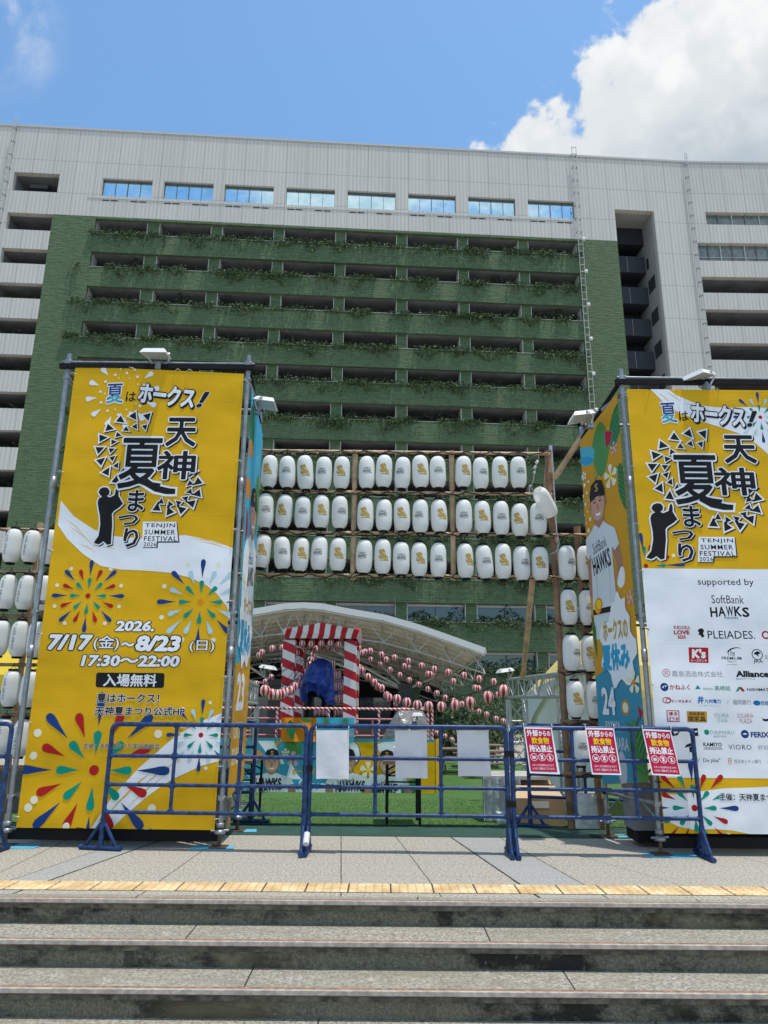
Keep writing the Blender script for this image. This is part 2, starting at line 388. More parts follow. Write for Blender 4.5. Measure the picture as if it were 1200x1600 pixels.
# ================================================================== SETTING: ground and steps
def f_plaza(n, mt, b):
    v, x, y, z = xyz(n, False)
    big = noise(n, v, 1.6, 5, .6); sp = noise(n, v, 48, 5, .92); sp2 = noise(n, v, 110, 4, .9); st = noise(n, v, 7, 6, .65)
    c = mixc(n, ramp(n, sp, .36, .66), (.14, .125, .10), (.58, .54, .465))
    c = mixc(n, mth(n, 'MULTIPLY', ramp(n, sp2, .55, .66), .55), c, (.12, .112, .10))
    c = mixc(n, mth(n, 'MULTIPLY', ramp(n, st, .5, .75), .22), c, (.24, .22, .19))
    c = mixc(n, mth(n, 'MULTIPLY', ramp(n, big, .4, .75), .25), c, (.33, .31, .28))
    msk = None
    def ln(p, q, w):
        nonlocal msk
        k = (q[0] - p[0]) / (q[1] - p[1])
        d = mth(n, 'ABSOLUTE', mth(n, 'SUBTRACT', mth(n, 'SUBTRACT', x, p[0]), mth(n, 'MULTIPLY', mth(n, 'SUBTRACT', y, p[1]), k)))
        mm = mth(n, 'LESS_THAN', mth(n, 'ADD', d, mth(n, 'MULTIPLY', mth(n, 'SUBTRACT', st, .5), w * .8)), w / 2); msk = mm if msk is None else mth(n, 'MAXIMUM', msk, mm)
    def band(x0, k0, x1, k1):   # between two slanted lines through Y=6
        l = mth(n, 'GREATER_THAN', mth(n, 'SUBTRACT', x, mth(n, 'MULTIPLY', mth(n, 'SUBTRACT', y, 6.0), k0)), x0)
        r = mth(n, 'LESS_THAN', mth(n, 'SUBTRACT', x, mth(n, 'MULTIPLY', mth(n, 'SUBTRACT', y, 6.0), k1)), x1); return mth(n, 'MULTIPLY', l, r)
    for p, q, w in (((-2.96, 7.27), (-2.914, 5.963), .008), ((-2.09, 7.25), (-2.44, 5.68), .022), ((-2.40, 7.25), (-2.72, 5.68), .009), ((-1.575, 6.856), (-1.626, 5.673), .008), ((-.385, 7.384), (-.289, 5.68), .008),
                    ((.177, 7.28), (.379, 5.665), .008), ((.664, 7.664), (1.029, 5.668), .02), ((1.16, 7.6), (1.50, 5.668), .010), ((1.30, 7.6), (2.26, 5.66), .006), ((2.9, 7.4), (3.5, 5.66), .008), ((-3.9, 7.4), (-3.95, 5.6), .008), ((4.2, 7.4), (4.6, 5.6), .008)):
        ln(p, q, w)
    for yy in (7.42, 6.36, 5.95, 7.0): 
        d = mth(n, 'ABSOLUTE', mth(n, 'SUBTRACT', y, yy)); msk = mth(n, 'MAXIMUM', msk, mth(n, 'MULTIPLY', mth(n, 'LESS_THAN', d, .003), .35))
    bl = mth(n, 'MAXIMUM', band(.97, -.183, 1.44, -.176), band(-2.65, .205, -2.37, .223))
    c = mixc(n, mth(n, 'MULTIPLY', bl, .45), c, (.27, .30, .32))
    c = mixc(n, msk, c, (.035, .033, .03))
    return c, mth(n, 'SUBTRACT', sp, mth(n, 'MULTIPLY', msk, 2.0)), .25, .004
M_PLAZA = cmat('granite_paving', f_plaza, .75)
def f_tread(n, mt, b):
    v, x, y, z = xyz(n, False)
    sp = noise(n, v, 55, 5, .9); st = noise(n, v, 1.6, 9, .72, (1, 5, 1)); st2 = noise(n, v, 9, 6, .7)
    c = mixc(n, ramp(n, sp, .36, .66), (.12, .11, .085), (.47, .445, .375))
    c = mixc(n, mth(n, 'MULTIPLY', ramp(n, st, .42, .66), .65), c, (.20, .175, .115))
    c = mixc(n, mth(n, 'MULTIPLY', ramp(n, st2, .6, .72), .5), c, (.66, .66, .62))
    c = mixc(n, lines(n, mth(n, 'ADD', x, mth(n, 'MULTIPLY', z, 2.9)), 1.9, .010, .25), c, (.03, .03, .025))
    return c, sp, .3, .004
M_TREAD = cmat('step_tread', f_tread, .8)
def f_riser(n, mt, b):
    v, x, y, z = xyz(n, False)
    sp = noise(n, v, 60, 5, .9); st = noise(n, v, 1.15, 10, .74, (1, 1, 1.6)); dr = noise(n, v, 7, 6, .7, (1, 1, .22)); bl = noise(n, v, .8, 5, .6, (1, 1, 3))
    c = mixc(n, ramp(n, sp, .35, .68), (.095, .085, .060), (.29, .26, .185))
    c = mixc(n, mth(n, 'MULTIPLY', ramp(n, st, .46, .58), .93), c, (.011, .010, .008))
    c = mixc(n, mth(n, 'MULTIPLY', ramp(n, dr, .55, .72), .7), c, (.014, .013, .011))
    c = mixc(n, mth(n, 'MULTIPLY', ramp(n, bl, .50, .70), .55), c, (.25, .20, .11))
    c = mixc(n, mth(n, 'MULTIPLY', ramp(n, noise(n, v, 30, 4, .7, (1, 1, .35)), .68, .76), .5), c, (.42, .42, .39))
    c = mixc(n, mth(n, 'MULTIPLY', lines(n, mth(n, 'ADD', x, mth(n, 'MULTIPLY', z, 9.3)), 2.55, .012, .6), .9), c, (.02, .02, .018))
    return c, mth(n, 'ADD', sp, mth(n, 'MULTIPLY', st, 2)), .5, .008
M_RISER = cmat('step_riser', f_riser, .85)
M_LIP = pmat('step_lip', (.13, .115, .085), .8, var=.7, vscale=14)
M_NOSE = pmat('nosing_strip', (.47, .41, .35), .5, .1, var=.3, vscale=25)
M_NOSE2 = pmat('nosing_rubber', (.27, .16, .11), .7, var=.4, vscale=30)
def f_tactile(n, mt, b):
    v, x, y, z = xyz(n, False)
    c = mixc(n, ramp(n, noise(n, v, 5, 5), .35, .7), (.52, .35, .16), (.76, .58, .34))
    c = mixc(n, mth(n, 'MULTIPLY', ramp(n, noise(n, v, 60, 3, .8), .6, .7), .4), c, (.25, .17, .09))
    j = lines(n, x, .30, .012, .07); j = mth(n, 'MAXIMUM', j, mth(n, 'MULTIPLY', lines(n, x, .06, .008, .07), .3))
    return mixc(n, j, c, (.07, .05, .03)), None, 0, 0
M_TACT = cmat('tactile_yellow', f_tactile, .7)

XW = 60
g = MB()
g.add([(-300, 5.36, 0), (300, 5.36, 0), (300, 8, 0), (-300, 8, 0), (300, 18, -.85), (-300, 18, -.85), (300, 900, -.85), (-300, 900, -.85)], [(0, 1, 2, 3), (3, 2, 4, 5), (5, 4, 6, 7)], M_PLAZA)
struct(g.build('plaza'))
g = MB(); g.add([(-300, 4.95, -.62), (-300, -300, -.62), (300, -300, -.62), (300, 4.95, -.62)], [(0, 1, 2, 3)], pmat('lower_pavement', (.34, .33, .31), .8, var=.2))
struct(g.build('lower_ground'))
st = bpy.data.objects.new('steps', None); COL.objects.link(st); WM['steps'] = Matrix.Identity(4); struct(st)
NOSE = [(5.218, 0.0), (4.894, -.15), (4.574, -.30), (4.25, -.45)]
tr, rs, lp, ns, nr = MB(), MB(), MB(), MB(), MB()
for i, (yn, z) in enumerate(NOSE):
    back = 5.36 if i == 0 else NOSE[i - 1][0] + .05
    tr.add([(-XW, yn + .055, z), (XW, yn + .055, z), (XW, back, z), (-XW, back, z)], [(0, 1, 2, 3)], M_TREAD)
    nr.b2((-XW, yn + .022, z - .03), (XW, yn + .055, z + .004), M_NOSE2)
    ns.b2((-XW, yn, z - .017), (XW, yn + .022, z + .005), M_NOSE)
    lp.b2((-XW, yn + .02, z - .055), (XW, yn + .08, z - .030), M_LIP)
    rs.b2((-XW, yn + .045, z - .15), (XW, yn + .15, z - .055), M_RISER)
for mb, nm in ((tr, 'treads'), (rs, 'risers'), (lp, 'lips'), (ns, 'nosing_strips'), (nr, 'grip_strips')): mb.build(nm, st)
# tactile paving: raised studs on yellow tiles
t = MB(); t.add([(-XW, 5.455, .004), (XW, 5.455, .004), (XW, 5.70, .004), (-XW, 5.70, .004)], [(0, 1, 2, 3)], M_TACT)
for i in range(-82, 82):
    for j in range(4):
        c = (i * .06 + .03, 5.485 + j * .062); r1, r2 = .017, .011
        vs = [(c[0] + r1 * cos(k * pi / 3), c[1] + r1 * sin(k * pi / 3), .004) for k in range(6)] + [(c[0] + r2 * cos(k * pi / 3), c[1] + r2 * sin(k * pi / 3), .010) for k in range(6)]
        t.add(vs, [(k, (k + 1) % 6, 6 + (k + 1) % 6, 6 + k) for k in range(6)] + [tuple(range(6, 12))], M_TACT)
o = t.build('tactile_paving'); struct(o)
# green mat edge and artificial turf
def f_turf(n, mt, b):
    v, x, y, z = xyz(n, False)
    a = noise(n, v, 90, 3, .8); bg_ = noise(n, v, 1.3, 4)
    c = mixc(n, ramp(n, a, .3, .7), (.022, .075, .010), (.080, .19, .035)); c = mixc(n, mth(n, 'MULTIPLY', ramp(n, bg_, .35, .7), .4), c, (.10, .20, .045))
    return c, a, .9, .02
M_TURF = cmat('turf', f_turf, .85)
M_MAT = pmat('mat_green', (.016, .062, .044), .7, var=.2, vscale=4)
TX = 7.0
mt_ = MB(); mt_.add([(-TX, 7.62, .004), (TX, 7.5, .004), (TX, 8.0, .004), (TX, 8.34, -.0245), (-TX, 8.34, -.0245), (-TX, 8.0, .004)], [(0, 1, 2, 5), (5, 2, 3, 4)], M_MAT)
struct(mt_.build('mat_strip'))
tf = MB(); tf.add([(-TX, 8.33, gz(8.33) + .012), (TX, 8.33, gz(8.33) + .012), (TX, 18, -.838), (-TX, 18, -.838), (TX, 27, -.838), (-TX, 27, -.838)], [(0, 1, 2, 3), (3, 2, 4, 5)], M_TURF)
struct(tf.build('turf_ground'))
# blades of the artificial turf, near part
tb = MB(); bm_mats = [pmat('turf_blade_a', (.035, .11, .015), .7), pmat('turf_blade_b', (.085, .20, .035), .7), pmat('turf_blade_c', (.14, .24, .06), .7)]
rnd = random.Random(3)
for i in range(26000):
    Y = 8.34 + 6.5 * rnd.random() ** 2; X = rnd.uniform(-2.6, 3.2) * (.55 + .45 * Y / 11); z = gz(Y) + .012; h = rnd.uniform(.005, .012); a = rnd.uniform(0, pi); w = .003 + .001 * (Y - 8.3)
    dx, dy = cos(a) * w, sin(a) * w; lx, ly = rnd.gauss(0, .008), rnd.gauss(0, .008)
    tb.add([(X - dx, Y - dy, z), (X + dx, Y + dy, z), (X + lx, Y + ly, z + h)], [(0, 1, 2)], bm_mats[rnd.randrange(3)])
o = tb.build('turf_blades'); tag(o, 'short green artificial turf blades on the plaza floor', 'turf', kind='stuff')

# ================================================================== BUILDING
BU = radians(3.5); BO = (-49 * sin(BU) * cos(BU), 49 - 49 * sin(BU) ** 2, 0); BM = Matrix.Translation(BO) @ Matrix.Rotation(BU, 4, 'Z')
bld = thing('building', 'long grey concrete building with green planted terraces and blue windows', 'building', BO, rotz=BU)
class BB(MB):   # building-local builder
    def build(s, name, parent=None, base=BM):
        s.v = [base @ Vector(p) for p in s.v]; return MB.build(s, name, parent)
def f_conc(n, mt, b):
    v, x, y, z = xyz(n)
    rib = mth(n, 'SINE', mth(n, 'MULTIPLY', x, 2 * pi / .30)); rb = mth(n, 'LESS_THAN', rib, -.55)
    st = noise(n, v, .25, 6, .6, (1, 1, .35)); dr = noise(n, v, 1.2, 6, .65, (1, 1, .07)); gr = noise(n, v, 9, 4, .7)
    c = mixc(n, ramp(n, st, .3, .7), (.56, .525, .48), (.62, .585, .535))
    c = mixc(n, mth(n, 'MULTIPLY', ramp(n, dr, .5, .72), .07), c, (.30, .285, .26))
    c = mixc(n, mth(n, 'MULTIPLY', ramp(n, gr, .45, .7), .12), c, (.28, .27, .26))
    c = mixc(n, mth(n, 'MULTIPLY', mth(n, 'MULTIPLY', rb, mth(n, 'ADD', .35, noise(n, v, 2.2, 3, .6, (1, 1, .6)))), .24), c, (.22, .21, .20))
    j = mth(n, 'MAXIMUM', lines(n, x, 1.655, .035, -.19), mth(n, 'MAXIMUM', lines(n, z, 2.94, .04, 42.42), 0))
    c = mixc(n, mth(n, 'MULTIPLY', j, .55), c, (.14, .135, .13))
    return c, mth(n, 'SUBTRACT', mth(n, 'MULTIPLY', rib, .5), j), .5, .03
M_CONC = cmat('ribbed_concrete', f_conc, .85)
M_PLAIN = pmat('plain_concrete', (.40, .39, .37), .85, var=.15, vscale=.6)
def f_green(n, mt, b):
    v, x, y, z = xyz(n)
    gx = lines(n, x, .15, .035); gzz = lines(n, z, .15, .035)
    rag = noise(n, v, 1.5, 5, .65, (1, 1, 3.5)); fine = noise(n, v, 12, 4, .75); big = noise(n, v, .12, 3)
    c = mixc(n, ramp(n, rag, .3, .7), (.100, .164, .082), (.185, .262, .132))
    c = mixc(n, mth(n, 'MULTIPLY', ramp(n, fine, .4, .65), .55), c, (.034, .082, .032))
    c = mixc(n, mth(n, 'MULTIPLY', ramp(n, big, .4, .65), .25), c, (.15, .215, .12))
    c = mixc(n, mth(n, 'MULTIPLY', mth(n, 'MAXIMUM', gx, gzz), .40), c, (.020, .045, .02))
    return c, mth(n, 'ADD', mth(n, 'ADD', fine, mth(n, 'MULTIPLY', rag, 2.0)), mth(n, 'MAXIMUM', gx, gzz)), .9, .10
M_GREEN = cmat('green_cladding', f_green, .85)
M_TRIM = pmat('pale_trim', (.48, .47, .45), .7)
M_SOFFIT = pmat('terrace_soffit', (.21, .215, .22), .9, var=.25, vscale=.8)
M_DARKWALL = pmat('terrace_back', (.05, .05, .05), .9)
M_GLASS = pmat('blue_window', (.03, .05, .06), .03, spec=1.0); M_GLASS.node_tree.nodes['Principled BSDF'].inputs['Metallic'].default_value = 0.0
def f_mirror(n, mt, b):
    b.inputs['Metallic'].default_value = .92; v, x, y, z = xyz(n)
    return mixc(n, ramp(n, noise(n, v, .9, 5, .6), .3, .7), (.55, .80, .86), (.80, .97, 1.0)), noise(n, v, .5, 2), .15, .05
M_MIRROR = cmat('mirror_glass', f_mirror, .04)
M_FRAME = pmat('window_frame', (.10, .11, .12), .5)
M_LGLASS = pmat('curtained_glass', (.15, .185, .19), .08, var=.35, vscale=2.5, spec=.8)

def holed(mb, us, zs, solid, y0, mat, th, sides=None):
    """front skin at depth y0 with reveals th deep around every hole; solid(u,z) tells where the wall is"""
    nu, nz_ = len(us) - 1, len(zs) - 1; S = [[solid((us[i] + us[i + 1]) / 2, (zs[j] + zs[j + 1]) / 2) for j in range(nz_)] for i in range(nu)]
    sides = sides or mat
    for i in range(nu):
        for j in range(nz_):
            if not S[i][j]: continue
            a, b, c, d = us[i], us[i + 1], zs[j], zs[j + 1]
            mb.add([(a, y0, c), (b, y0, c), (b, y0, d), (a, y0, d)], [(0, 1, 2, 3)], mat)
            for (di, dj, q) in ((-1, 0, [(a, c), (a, d)]), (1, 0, [(b, d), (b, c)]), (0, -1, [(b, c), (a, c)]), (0, 1, [(a, d), (b, d)])):
                ii, jj = i + di, j + dj
                if 0 <= ii < nu and 0 <= jj < nz_ and S[ii][jj]: continue
                (p, r), (s_, t_) = q
                mb.add([(p, y0, r), (p, y0 + th, r), (s_, y0 + th, t_), (s_, y0, t_)], [(0, 1, 2, 3)], sides)
ROWT = [37.29 - 2.947 * k for k in range(11)] + [4.56]; ROWB = [t - (1.29 if k < 10 else 1.29) for k, t in enumerate(ROWT)]
WINL = [-19.5, -14.72, -9.95, -5.06, -.15, 4.75, 9.65, 14.57]; WW = 3.88
PIL = [(-15.76, -14.77), (-10.83, -9.91), (-5.93, -5.07), (-1.05, -.19), (3.82, 4.70), (8.73, 9.60), (13.66, 14.52)]
GL, GR, OL, OR_ = -22.93, 21.80, -19.62, 18.46
holes = [(a, a + WW, 39.38, 41.03) for a in WINL] + [(-26.33, -22.85, 39.48, 41.18)] + [(-26.33, GL, b, t + (.2 if k == 0 else 0)) for k, (t, b) in enumerate(zip(ROWT, ROWB))] + [(GR, 25.1, -2, 40.5), (GL, GR, -2, 37.5)]
us = sorted({-48, 28.4} | {h[0] for h in holes} | {h[1] for h in holes}); zs = sorted({-2, 45.45} | {h[2] for h in holes} | {h[3] for h in holes})
def wall_solid(u, z): return not any(a < u < b and c < z < d for a, b, c, d in holes)
mb = BB(); holed(mb, us, zs, wall_solid, 0, M_CONC, .45); mb.build('grey_wall', bld)
mb = BB(); mb.b2((-48, -.06, 45.45), (28.4, .5, 45.62), M_TRIM); mb.build('roof_coping', bld)
mb = BB(); mb.b2((-48, .55, -2), (GL - 3.6, 1.0, 45.4), M_PLAIN); mb.b2((-48, .6, 41.7), (28.4, 22, 45.35), M_PLAIN); mb.build('roof_block', bld)
# mirror windows
for a in WINL:
    fr = BB()
    for x in (0, .5 * WW - .02, WW): fr.b2((a + x - .022, .24, 39.42), (a + x + .022, .30, 40.98), M_FRAME)
    fr.b2((a + .03, .2, 40.92), (a + WW / 2 - .05, .3, 41.0), M_FRAME); fr.b2((a + WW / 2 + .01, .2, 40.92), (a + WW - .03, .3, 41.0), M_FRAME)
    for x in (.25, .75): fr.b2((a + WW * x - .012, .25, 39.44), (a + WW * x + .012, .29, 40.9), M_FRAME)
    f = fr.build('window', bld)
    p = BB(); p.b2((a - .02, .31, 39.36), (a + WW + .02, .35, 41.05), M_MIRROR); p.build('pane', f)
    for x in (.15, .8, 2.35, 3.0):
        v_ = BB(); v_.b2((a + x, -.012, 38.93), (a + x + .55, .02, 39.02), M_BLACK); v_.build('vent_slot', bld)
mb = BB(); mb.b2((WINL[0] - 1, -.03, 39.12), (18.3, .0, 39.17), M_TRIM); mb.build('string_course', bld)
# left recess with hanging unit, left balconies' interiors
mb = BB(); mb.b2((-26.4, 5.0, 39.3), (-22.7, 5.3, 41.4), M_DARKWALL); mb.b2((-26.5, .45, 41.18), (-22.7, 5.3, 41.4), M_SOFFIT); mb.b2((-25.6, 1.2, 40.75), (-24.2, 2.6, 41.1), M_FRAME)
mb.b2((-26.5, .45, 39.2), (-26.34, 5, 41.2), M_SOFFIT); mb.b2((-22.86, .45, 39.2), (-22.7, 5, 41.2), M_SOFFIT); mb.build('loggia', bld)
# terraces: slabs, back wall, bands, pillars
mb = BB()
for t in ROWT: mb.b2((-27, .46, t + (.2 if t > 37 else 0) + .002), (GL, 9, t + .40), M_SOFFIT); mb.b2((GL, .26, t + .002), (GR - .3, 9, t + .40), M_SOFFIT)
mb.build('terrace_slab', bld)
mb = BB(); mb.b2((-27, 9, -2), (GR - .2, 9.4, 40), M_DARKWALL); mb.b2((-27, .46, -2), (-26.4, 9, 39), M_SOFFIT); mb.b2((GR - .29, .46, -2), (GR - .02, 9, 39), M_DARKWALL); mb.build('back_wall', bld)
for k, t in enumerate(ROWT[:-1] + [ROWT[-1]]):
    top = ROWB[k]; bot = ROWT[k + 1] if k + 1 < len(ROWT) else -2
    mb = BB(); mb.b2((OL - .02, -.02, bot), (OR_ + .03, .25, top - .03), M_GREEN); mb.b2((OL - .02, -.04, top - .03), (OR_ + .03, .27, top), M_TRIM); mb.build('green_band', bld)
mb = BB(); mb.b2((GL, 0, -2), (OL - .02, .25, 37.5), M_GREEN); mb.build('green_pier', bld)
mb = BB(); mb.b2((OR_ + .03, 0, -2), (GR, .25, 37.5), M_GREEN); mb.build('green_pier', bld)
mb = BB(); mb.b2((OL - .02, 0, 37.29), (OR_ + .03, .25, 37.5), M_GREEN); mb.build('green_band', bld)
for a, b in PIL:
    mb = BB(); mb.b2((a + .05, .26, -2), (b - .05, .75, 37.4), M_GREEN); mb.b2((a, .27, -2), (a + .05, 1.2, 37.4), M_TRIM); mb.b2((b - .05, .27, -2), (b, 1.2, 37.4), M_TRIM); mb.build('pillar', bld)
for x in (OL - .06, OR_):
    mb = BB(); mb.b2((x, .26, -2), (x + .06, 1.2, 37.4), M_TRIM); mb.build('jamb', bld)
# glazed lowest two storeys
edges = [OL] + [e for p in PIL for e in p] + [OR_]
for k in (10, 11):
    for i in range(0, len(edges), 2):
        a, b = edges[i], edges[i + 1]; fr = BB()
        for q in (0, .5, 1): fr.b2((a + (b - a) * q - .03, .62, ROWB[k] + .02), (a + (b - a) * q + .03, .70, ROWT[k] - .22), M_FRAME)
        fr.b2((a + .04, .60, ROWT[k] - .2), (b - .04, .72, ROWT[k] - .03), M_TRIM); f = fr.build('terrace_window', bld)
        p = BB(); p.b2((a, .73, ROWB[k]), (b, .77, ROWT[k] - .01), M_GLASS); p.build('pane', f)
# dark stair shaft
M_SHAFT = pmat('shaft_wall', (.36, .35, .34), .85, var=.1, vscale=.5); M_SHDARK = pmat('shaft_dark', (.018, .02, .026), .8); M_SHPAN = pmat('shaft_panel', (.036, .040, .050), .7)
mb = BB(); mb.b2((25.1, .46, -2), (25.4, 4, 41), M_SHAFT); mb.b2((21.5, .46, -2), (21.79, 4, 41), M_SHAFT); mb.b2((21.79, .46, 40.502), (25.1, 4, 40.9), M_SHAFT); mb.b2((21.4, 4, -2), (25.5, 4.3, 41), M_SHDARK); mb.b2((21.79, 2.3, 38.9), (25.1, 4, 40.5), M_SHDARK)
for k in range(12):
    z = 35.1 - 2.95 * k; mb.b2((25.07, .9, z - 1.1), (25.098, 2.1, z + .1), M_SHPAN)
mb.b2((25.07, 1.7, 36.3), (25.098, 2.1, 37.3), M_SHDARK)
mb.build('stair_shaft', bld)
for k in range(13):
    z = 36.2 - 2.95 * k; mb = BB(); mb.b2((21.8, 2.3, z), (25.09, 2.45, z + 1.55), M_SHPAN); mb.b2((21.8, 2.46, z - .02), (25.09, 3.99, z + .18), M_SHPAN)
    for x in (22.6, 23.5): mb.b2((x, 2.285, z + .04), (x + .03, 2.3, z + 1.5), M_SHAFT)
    mb.build('stair_landing', bld)
# right wing, turned a little further from the viewer
wb = at(1072, 250, 50.55); WB = Matrix.Translation((25.361 + 3.03 * 0, 50.551, 0)) @ Matrix.Rotation(radians(.5), 4, 'Z')
wb0 = BM @ Vector((28.4, 0, 0)); WB = Matrix.Translation((wb0.x, wb0.y, 0)) @ Matrix.Rotation(radians(.5), 4, 'Z')
WX = 26
wh = [(1.08, WX - 2, 39.44, 40.63), (.10, WX - 2, 36.02, 37.7)] + [(.10, WX - 2, 33.08 - 2.95 * k, 34.54 - 2.95 * k) for k in range(11)]
us = sorted({0, WX} | {h[0] for h in wh} | {h[1] for h in wh}); zs = sorted({-2, 45.45} | {h[2] for h in wh} | {h[3] for h in wh})
mb = BB(); holed(mb, us, zs, lambda u, z: not any(a < u < b and c < z < d for a, b, c, d in wh), 0, M_CONC, .45); mb.build('grey_wall', bld, WB)
mb = BB(); mb.b2((0, -.06, 45.45), (WX, .5, 45.62), M_TRIM); mb.build('roof_coping', bld, WB)
mb = BB()
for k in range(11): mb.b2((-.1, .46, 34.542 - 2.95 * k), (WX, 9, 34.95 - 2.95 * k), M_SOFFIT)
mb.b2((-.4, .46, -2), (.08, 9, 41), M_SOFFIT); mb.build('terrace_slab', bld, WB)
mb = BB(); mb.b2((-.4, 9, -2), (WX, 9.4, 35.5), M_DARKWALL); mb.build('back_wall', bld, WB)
for z0, z1, dx, a0 in ((39.44, 40.63, 1.15, 1.08), (36.02, 37.7, 1.0, .1)):
    fr = BB(); x = a0; k = 0
    while x < WX - 2:
        fr.b2((x - .03, .30, z0), (x + .04, .40, z1), M_TRIM if k % 2 == 0 else M_SOFFIT); x += dx; k += 1
    fr.b2((a0, .31, z0 + .04), (WX - 2, .39, z0 + .10), M_TRIM)
    if z0 < 37: fr.b2((a0, .32, z0 + .5), (WX - 2, .38, z0 + .55), M_TRIM)
    f = fr.build('window_strip', bld, WB)
    p = BB(); p.b2((a0, .41, z0 - .02), (WX - 2, .45, z1 + .02), M_LGLASS); p.build('pane', f, WB)
# service ladders
def ladder(u, base, w, lab, zlow, lamps):
    L = thing('wall_ladder', lab, 'ladder', base @ Vector((u, -.3, zlow)))
    mb = BB(); mb.tube([(u - w / 2, -.32, zlow), (u - w / 2, -.32, 46.2)], .026, M_TRIM, 6); mb.build('rail', L, base)
    mb = BB(); mb.tube([(u + w / 2, -.32, zlow), (u + w / 2, -.32, 46.2)], .026, M_TRIM, 6); mb.build('rail', L, base)
    z = zlow + .3; k = 0
    while z < 46.1:
        mb = BB(); mb.tube([(u - w / 2, -.32, z), (u + w / 2, -.32, z)], .03, M_TRIM, 5)
        if k % 2 == 0:
            for sx in (-1, 1): mb.beam((u + sx * w / 2, -.02, z), (u + sx * w / 2, -.32, z), .04, .05, M_FRAME)
        mb.build('rung', L, base); z += .62; k += 1
    if lamps:
        for t in ROWT[:8]:
            mb = BB(); mb.lathe([(.0, -.16), (.12, -.1), (.16, 0), (.12, .1), (0, .16)], (u + w / 2 + .05, -.45, t - .1), M_WHITEPLASTIC, 8); mb.build('lamp', L, base)
ladder(18.62, BM, .36, 'white service ladder running down between the terraces and the right green pier', 3, True)
ladder(-26.75, BM, .16, 'thin ladder on the far left grey wall beside the loggia', 20, False)
ladder(-.15, WB, .16, 'thin ladder at the bend of the grey wall right of the dark stair shaft', 20, False)

# ------------------------------------------------------------------ plants on the building
LEAF = [pmat('leaf_dark', (.038, .072, .022), .7), pmat('leaf_mid', (.070, .115, .036), .7), pmat('leaf_light', (.13, .18, .05), .7), pmat('leaf_olive', (.12, .12, .045), .8)]
def leaf(mb, p, s, r, mats=LEAF):
    a = Vector((r.gauss(0, 1), r.gauss(0, 1), r.gauss(0, 1))).normalized(); b = a.orthogonal().normalized(); c = a.cross(b)
    t = r.uniform(0, 2 * pi); d = b * cos(t) + c * sin(t); e = a.cross(d); w = s * .38
    mb.add([p - d * s / 2, p + e * w / 2 - d * s * .05, p + d * s / 2, p - e * w / 2 - d * s * .05], [(0, 1, 2, 3)], mats[min(3, int(abs(r.gauss(0, 1.25))))])
DKL = [pmat('shrub_dark', (.012, .024, .008), .8), LEAF[0], LEAF[1], LEAF[3]]
for k in range(12):
    r = random.Random(100 + k); z0 = ROWB[k]; mb = BB(); u = OL - (1.2 if k in (1, 2, 3) else .3)
    while u < OR_ + .3:
        dens = max(0.0, mnoise.noise((u * .55, k * 7.3, 1.0)) * 1.1 + .50); hang = .25 + 1.3 * max(0, mnoise.noise((u * .9, k * 3.1, 5.0)) + .12)
        n_ = int(dens * 21 + r.random())
        for _ in range(n_):
            dz = r.uniform(-hang, .16) if r.random() < .75 else r.uniform(-.15, .3)
            leaf(mb, Vector((u + r.gauss(0, .10), -.12 + r.gauss(0, .07), z0 + dz)), r.uniform(.12, .30), r)
        if r.random() < dens * .4:   # a long trailing shoot
            x, z = u, z0
            for _ in range(r.randrange(5, 14)):
                x += r.gauss(.01, .06); z -= r.uniform(.06, .12); leaf(mb, Vector((x, -.1 + r.gauss(0, .04), z)), r.uniform(.10, .2), r)
        u += .10
    lab = 'green creeper trailing over the %s green band counted from the top' % ORD[k]
    o = mb.build('trailing_creeper'); tag(o, lab, 'creeper', 'creepers on the green bands')
    mb = BB(); u = OL + .2; r = random.Random(300 + k)
    while u < OR_ - .2:
        if not any(a - .1 < u < b + .1 for a, b in PIL):
            hh = .35 + .95 * max(0, mnoise.noise((u * .8, k * 11.3, 9.0)) + .30)
            for _ in range(15): leaf(mb, Vector((u + r.gauss(0, .14), .42 + abs(r.gauss(0, .16)), z0 + hh * r.random() ** 1.4)), r.uniform(.14, .3), r, DKL)
        u += .15
    o = mb.build('terrace_shrubs'); tag(o, 'dark shrubs growing inside the %s terrace opening row from the top' % ORD[k], 'shrubs', 'shrubs in the terraces')
mb = BB(); r = random.Random(55)
for k in range(12):
    u = -26.2
    while u < GL - .1:
        for _ in range(7): leaf(mb, Vector((u + r.gauss(0, .1), .7 + abs(r.gauss(0, .2)), ROWB[k] + .95 * r.random() ** 1.5 * (.5 + abs(mnoise.noise((u, k * 2.2, 0)))))), r.uniform(.15, .3), r, [LEAF[0], LEAF[0], LEAF[0], LEAF[1]])
        u += .15
o = mb.build('balcony_shrubs'); tag(o, 'dark shrubs standing in the left grey balconies', 'shrubs')

# ================================================================== BANNER TOWERS
def jack(parent, x, y, zt=.30):
    mb = MB(); mb.tube([(x, y, .012), (x, y, zt)], .017, pmat('rust', (.14, .075, .045), .7, .3, var=.4, vscale=30), 8); mb.box((x, y, .009), (.15, .15, .010), MATS['rust'])
    mb.lathe([(.0, .115), (.05, .115), (.055, .135), (.03, .16), (.0, .16)], (x, y, 0), M_STEEL, 8); mb.tube([(x - .08, y - .01, .14), (x + .08, y + .01, .145)], .011, M_STEEL, 6)
    mb.lathe([(0, .17), (.04, .17), (.04, .21), (0, .21)], (x, y, 0), M_STEEL, 8)
    mb.build('screw_jack', parent)
def clamp(mb, p, s=.03):
    mb.box(p, (s * 2.2, s * 2.2, s * 1.6), M_STEEL); mb.tube([Vector(p) + Vector((s, -s * 1.5, s * .3)), Vector(p) + Vector((s, s * 1.5, s * .3))], s * .3, M_WIRE, 6)
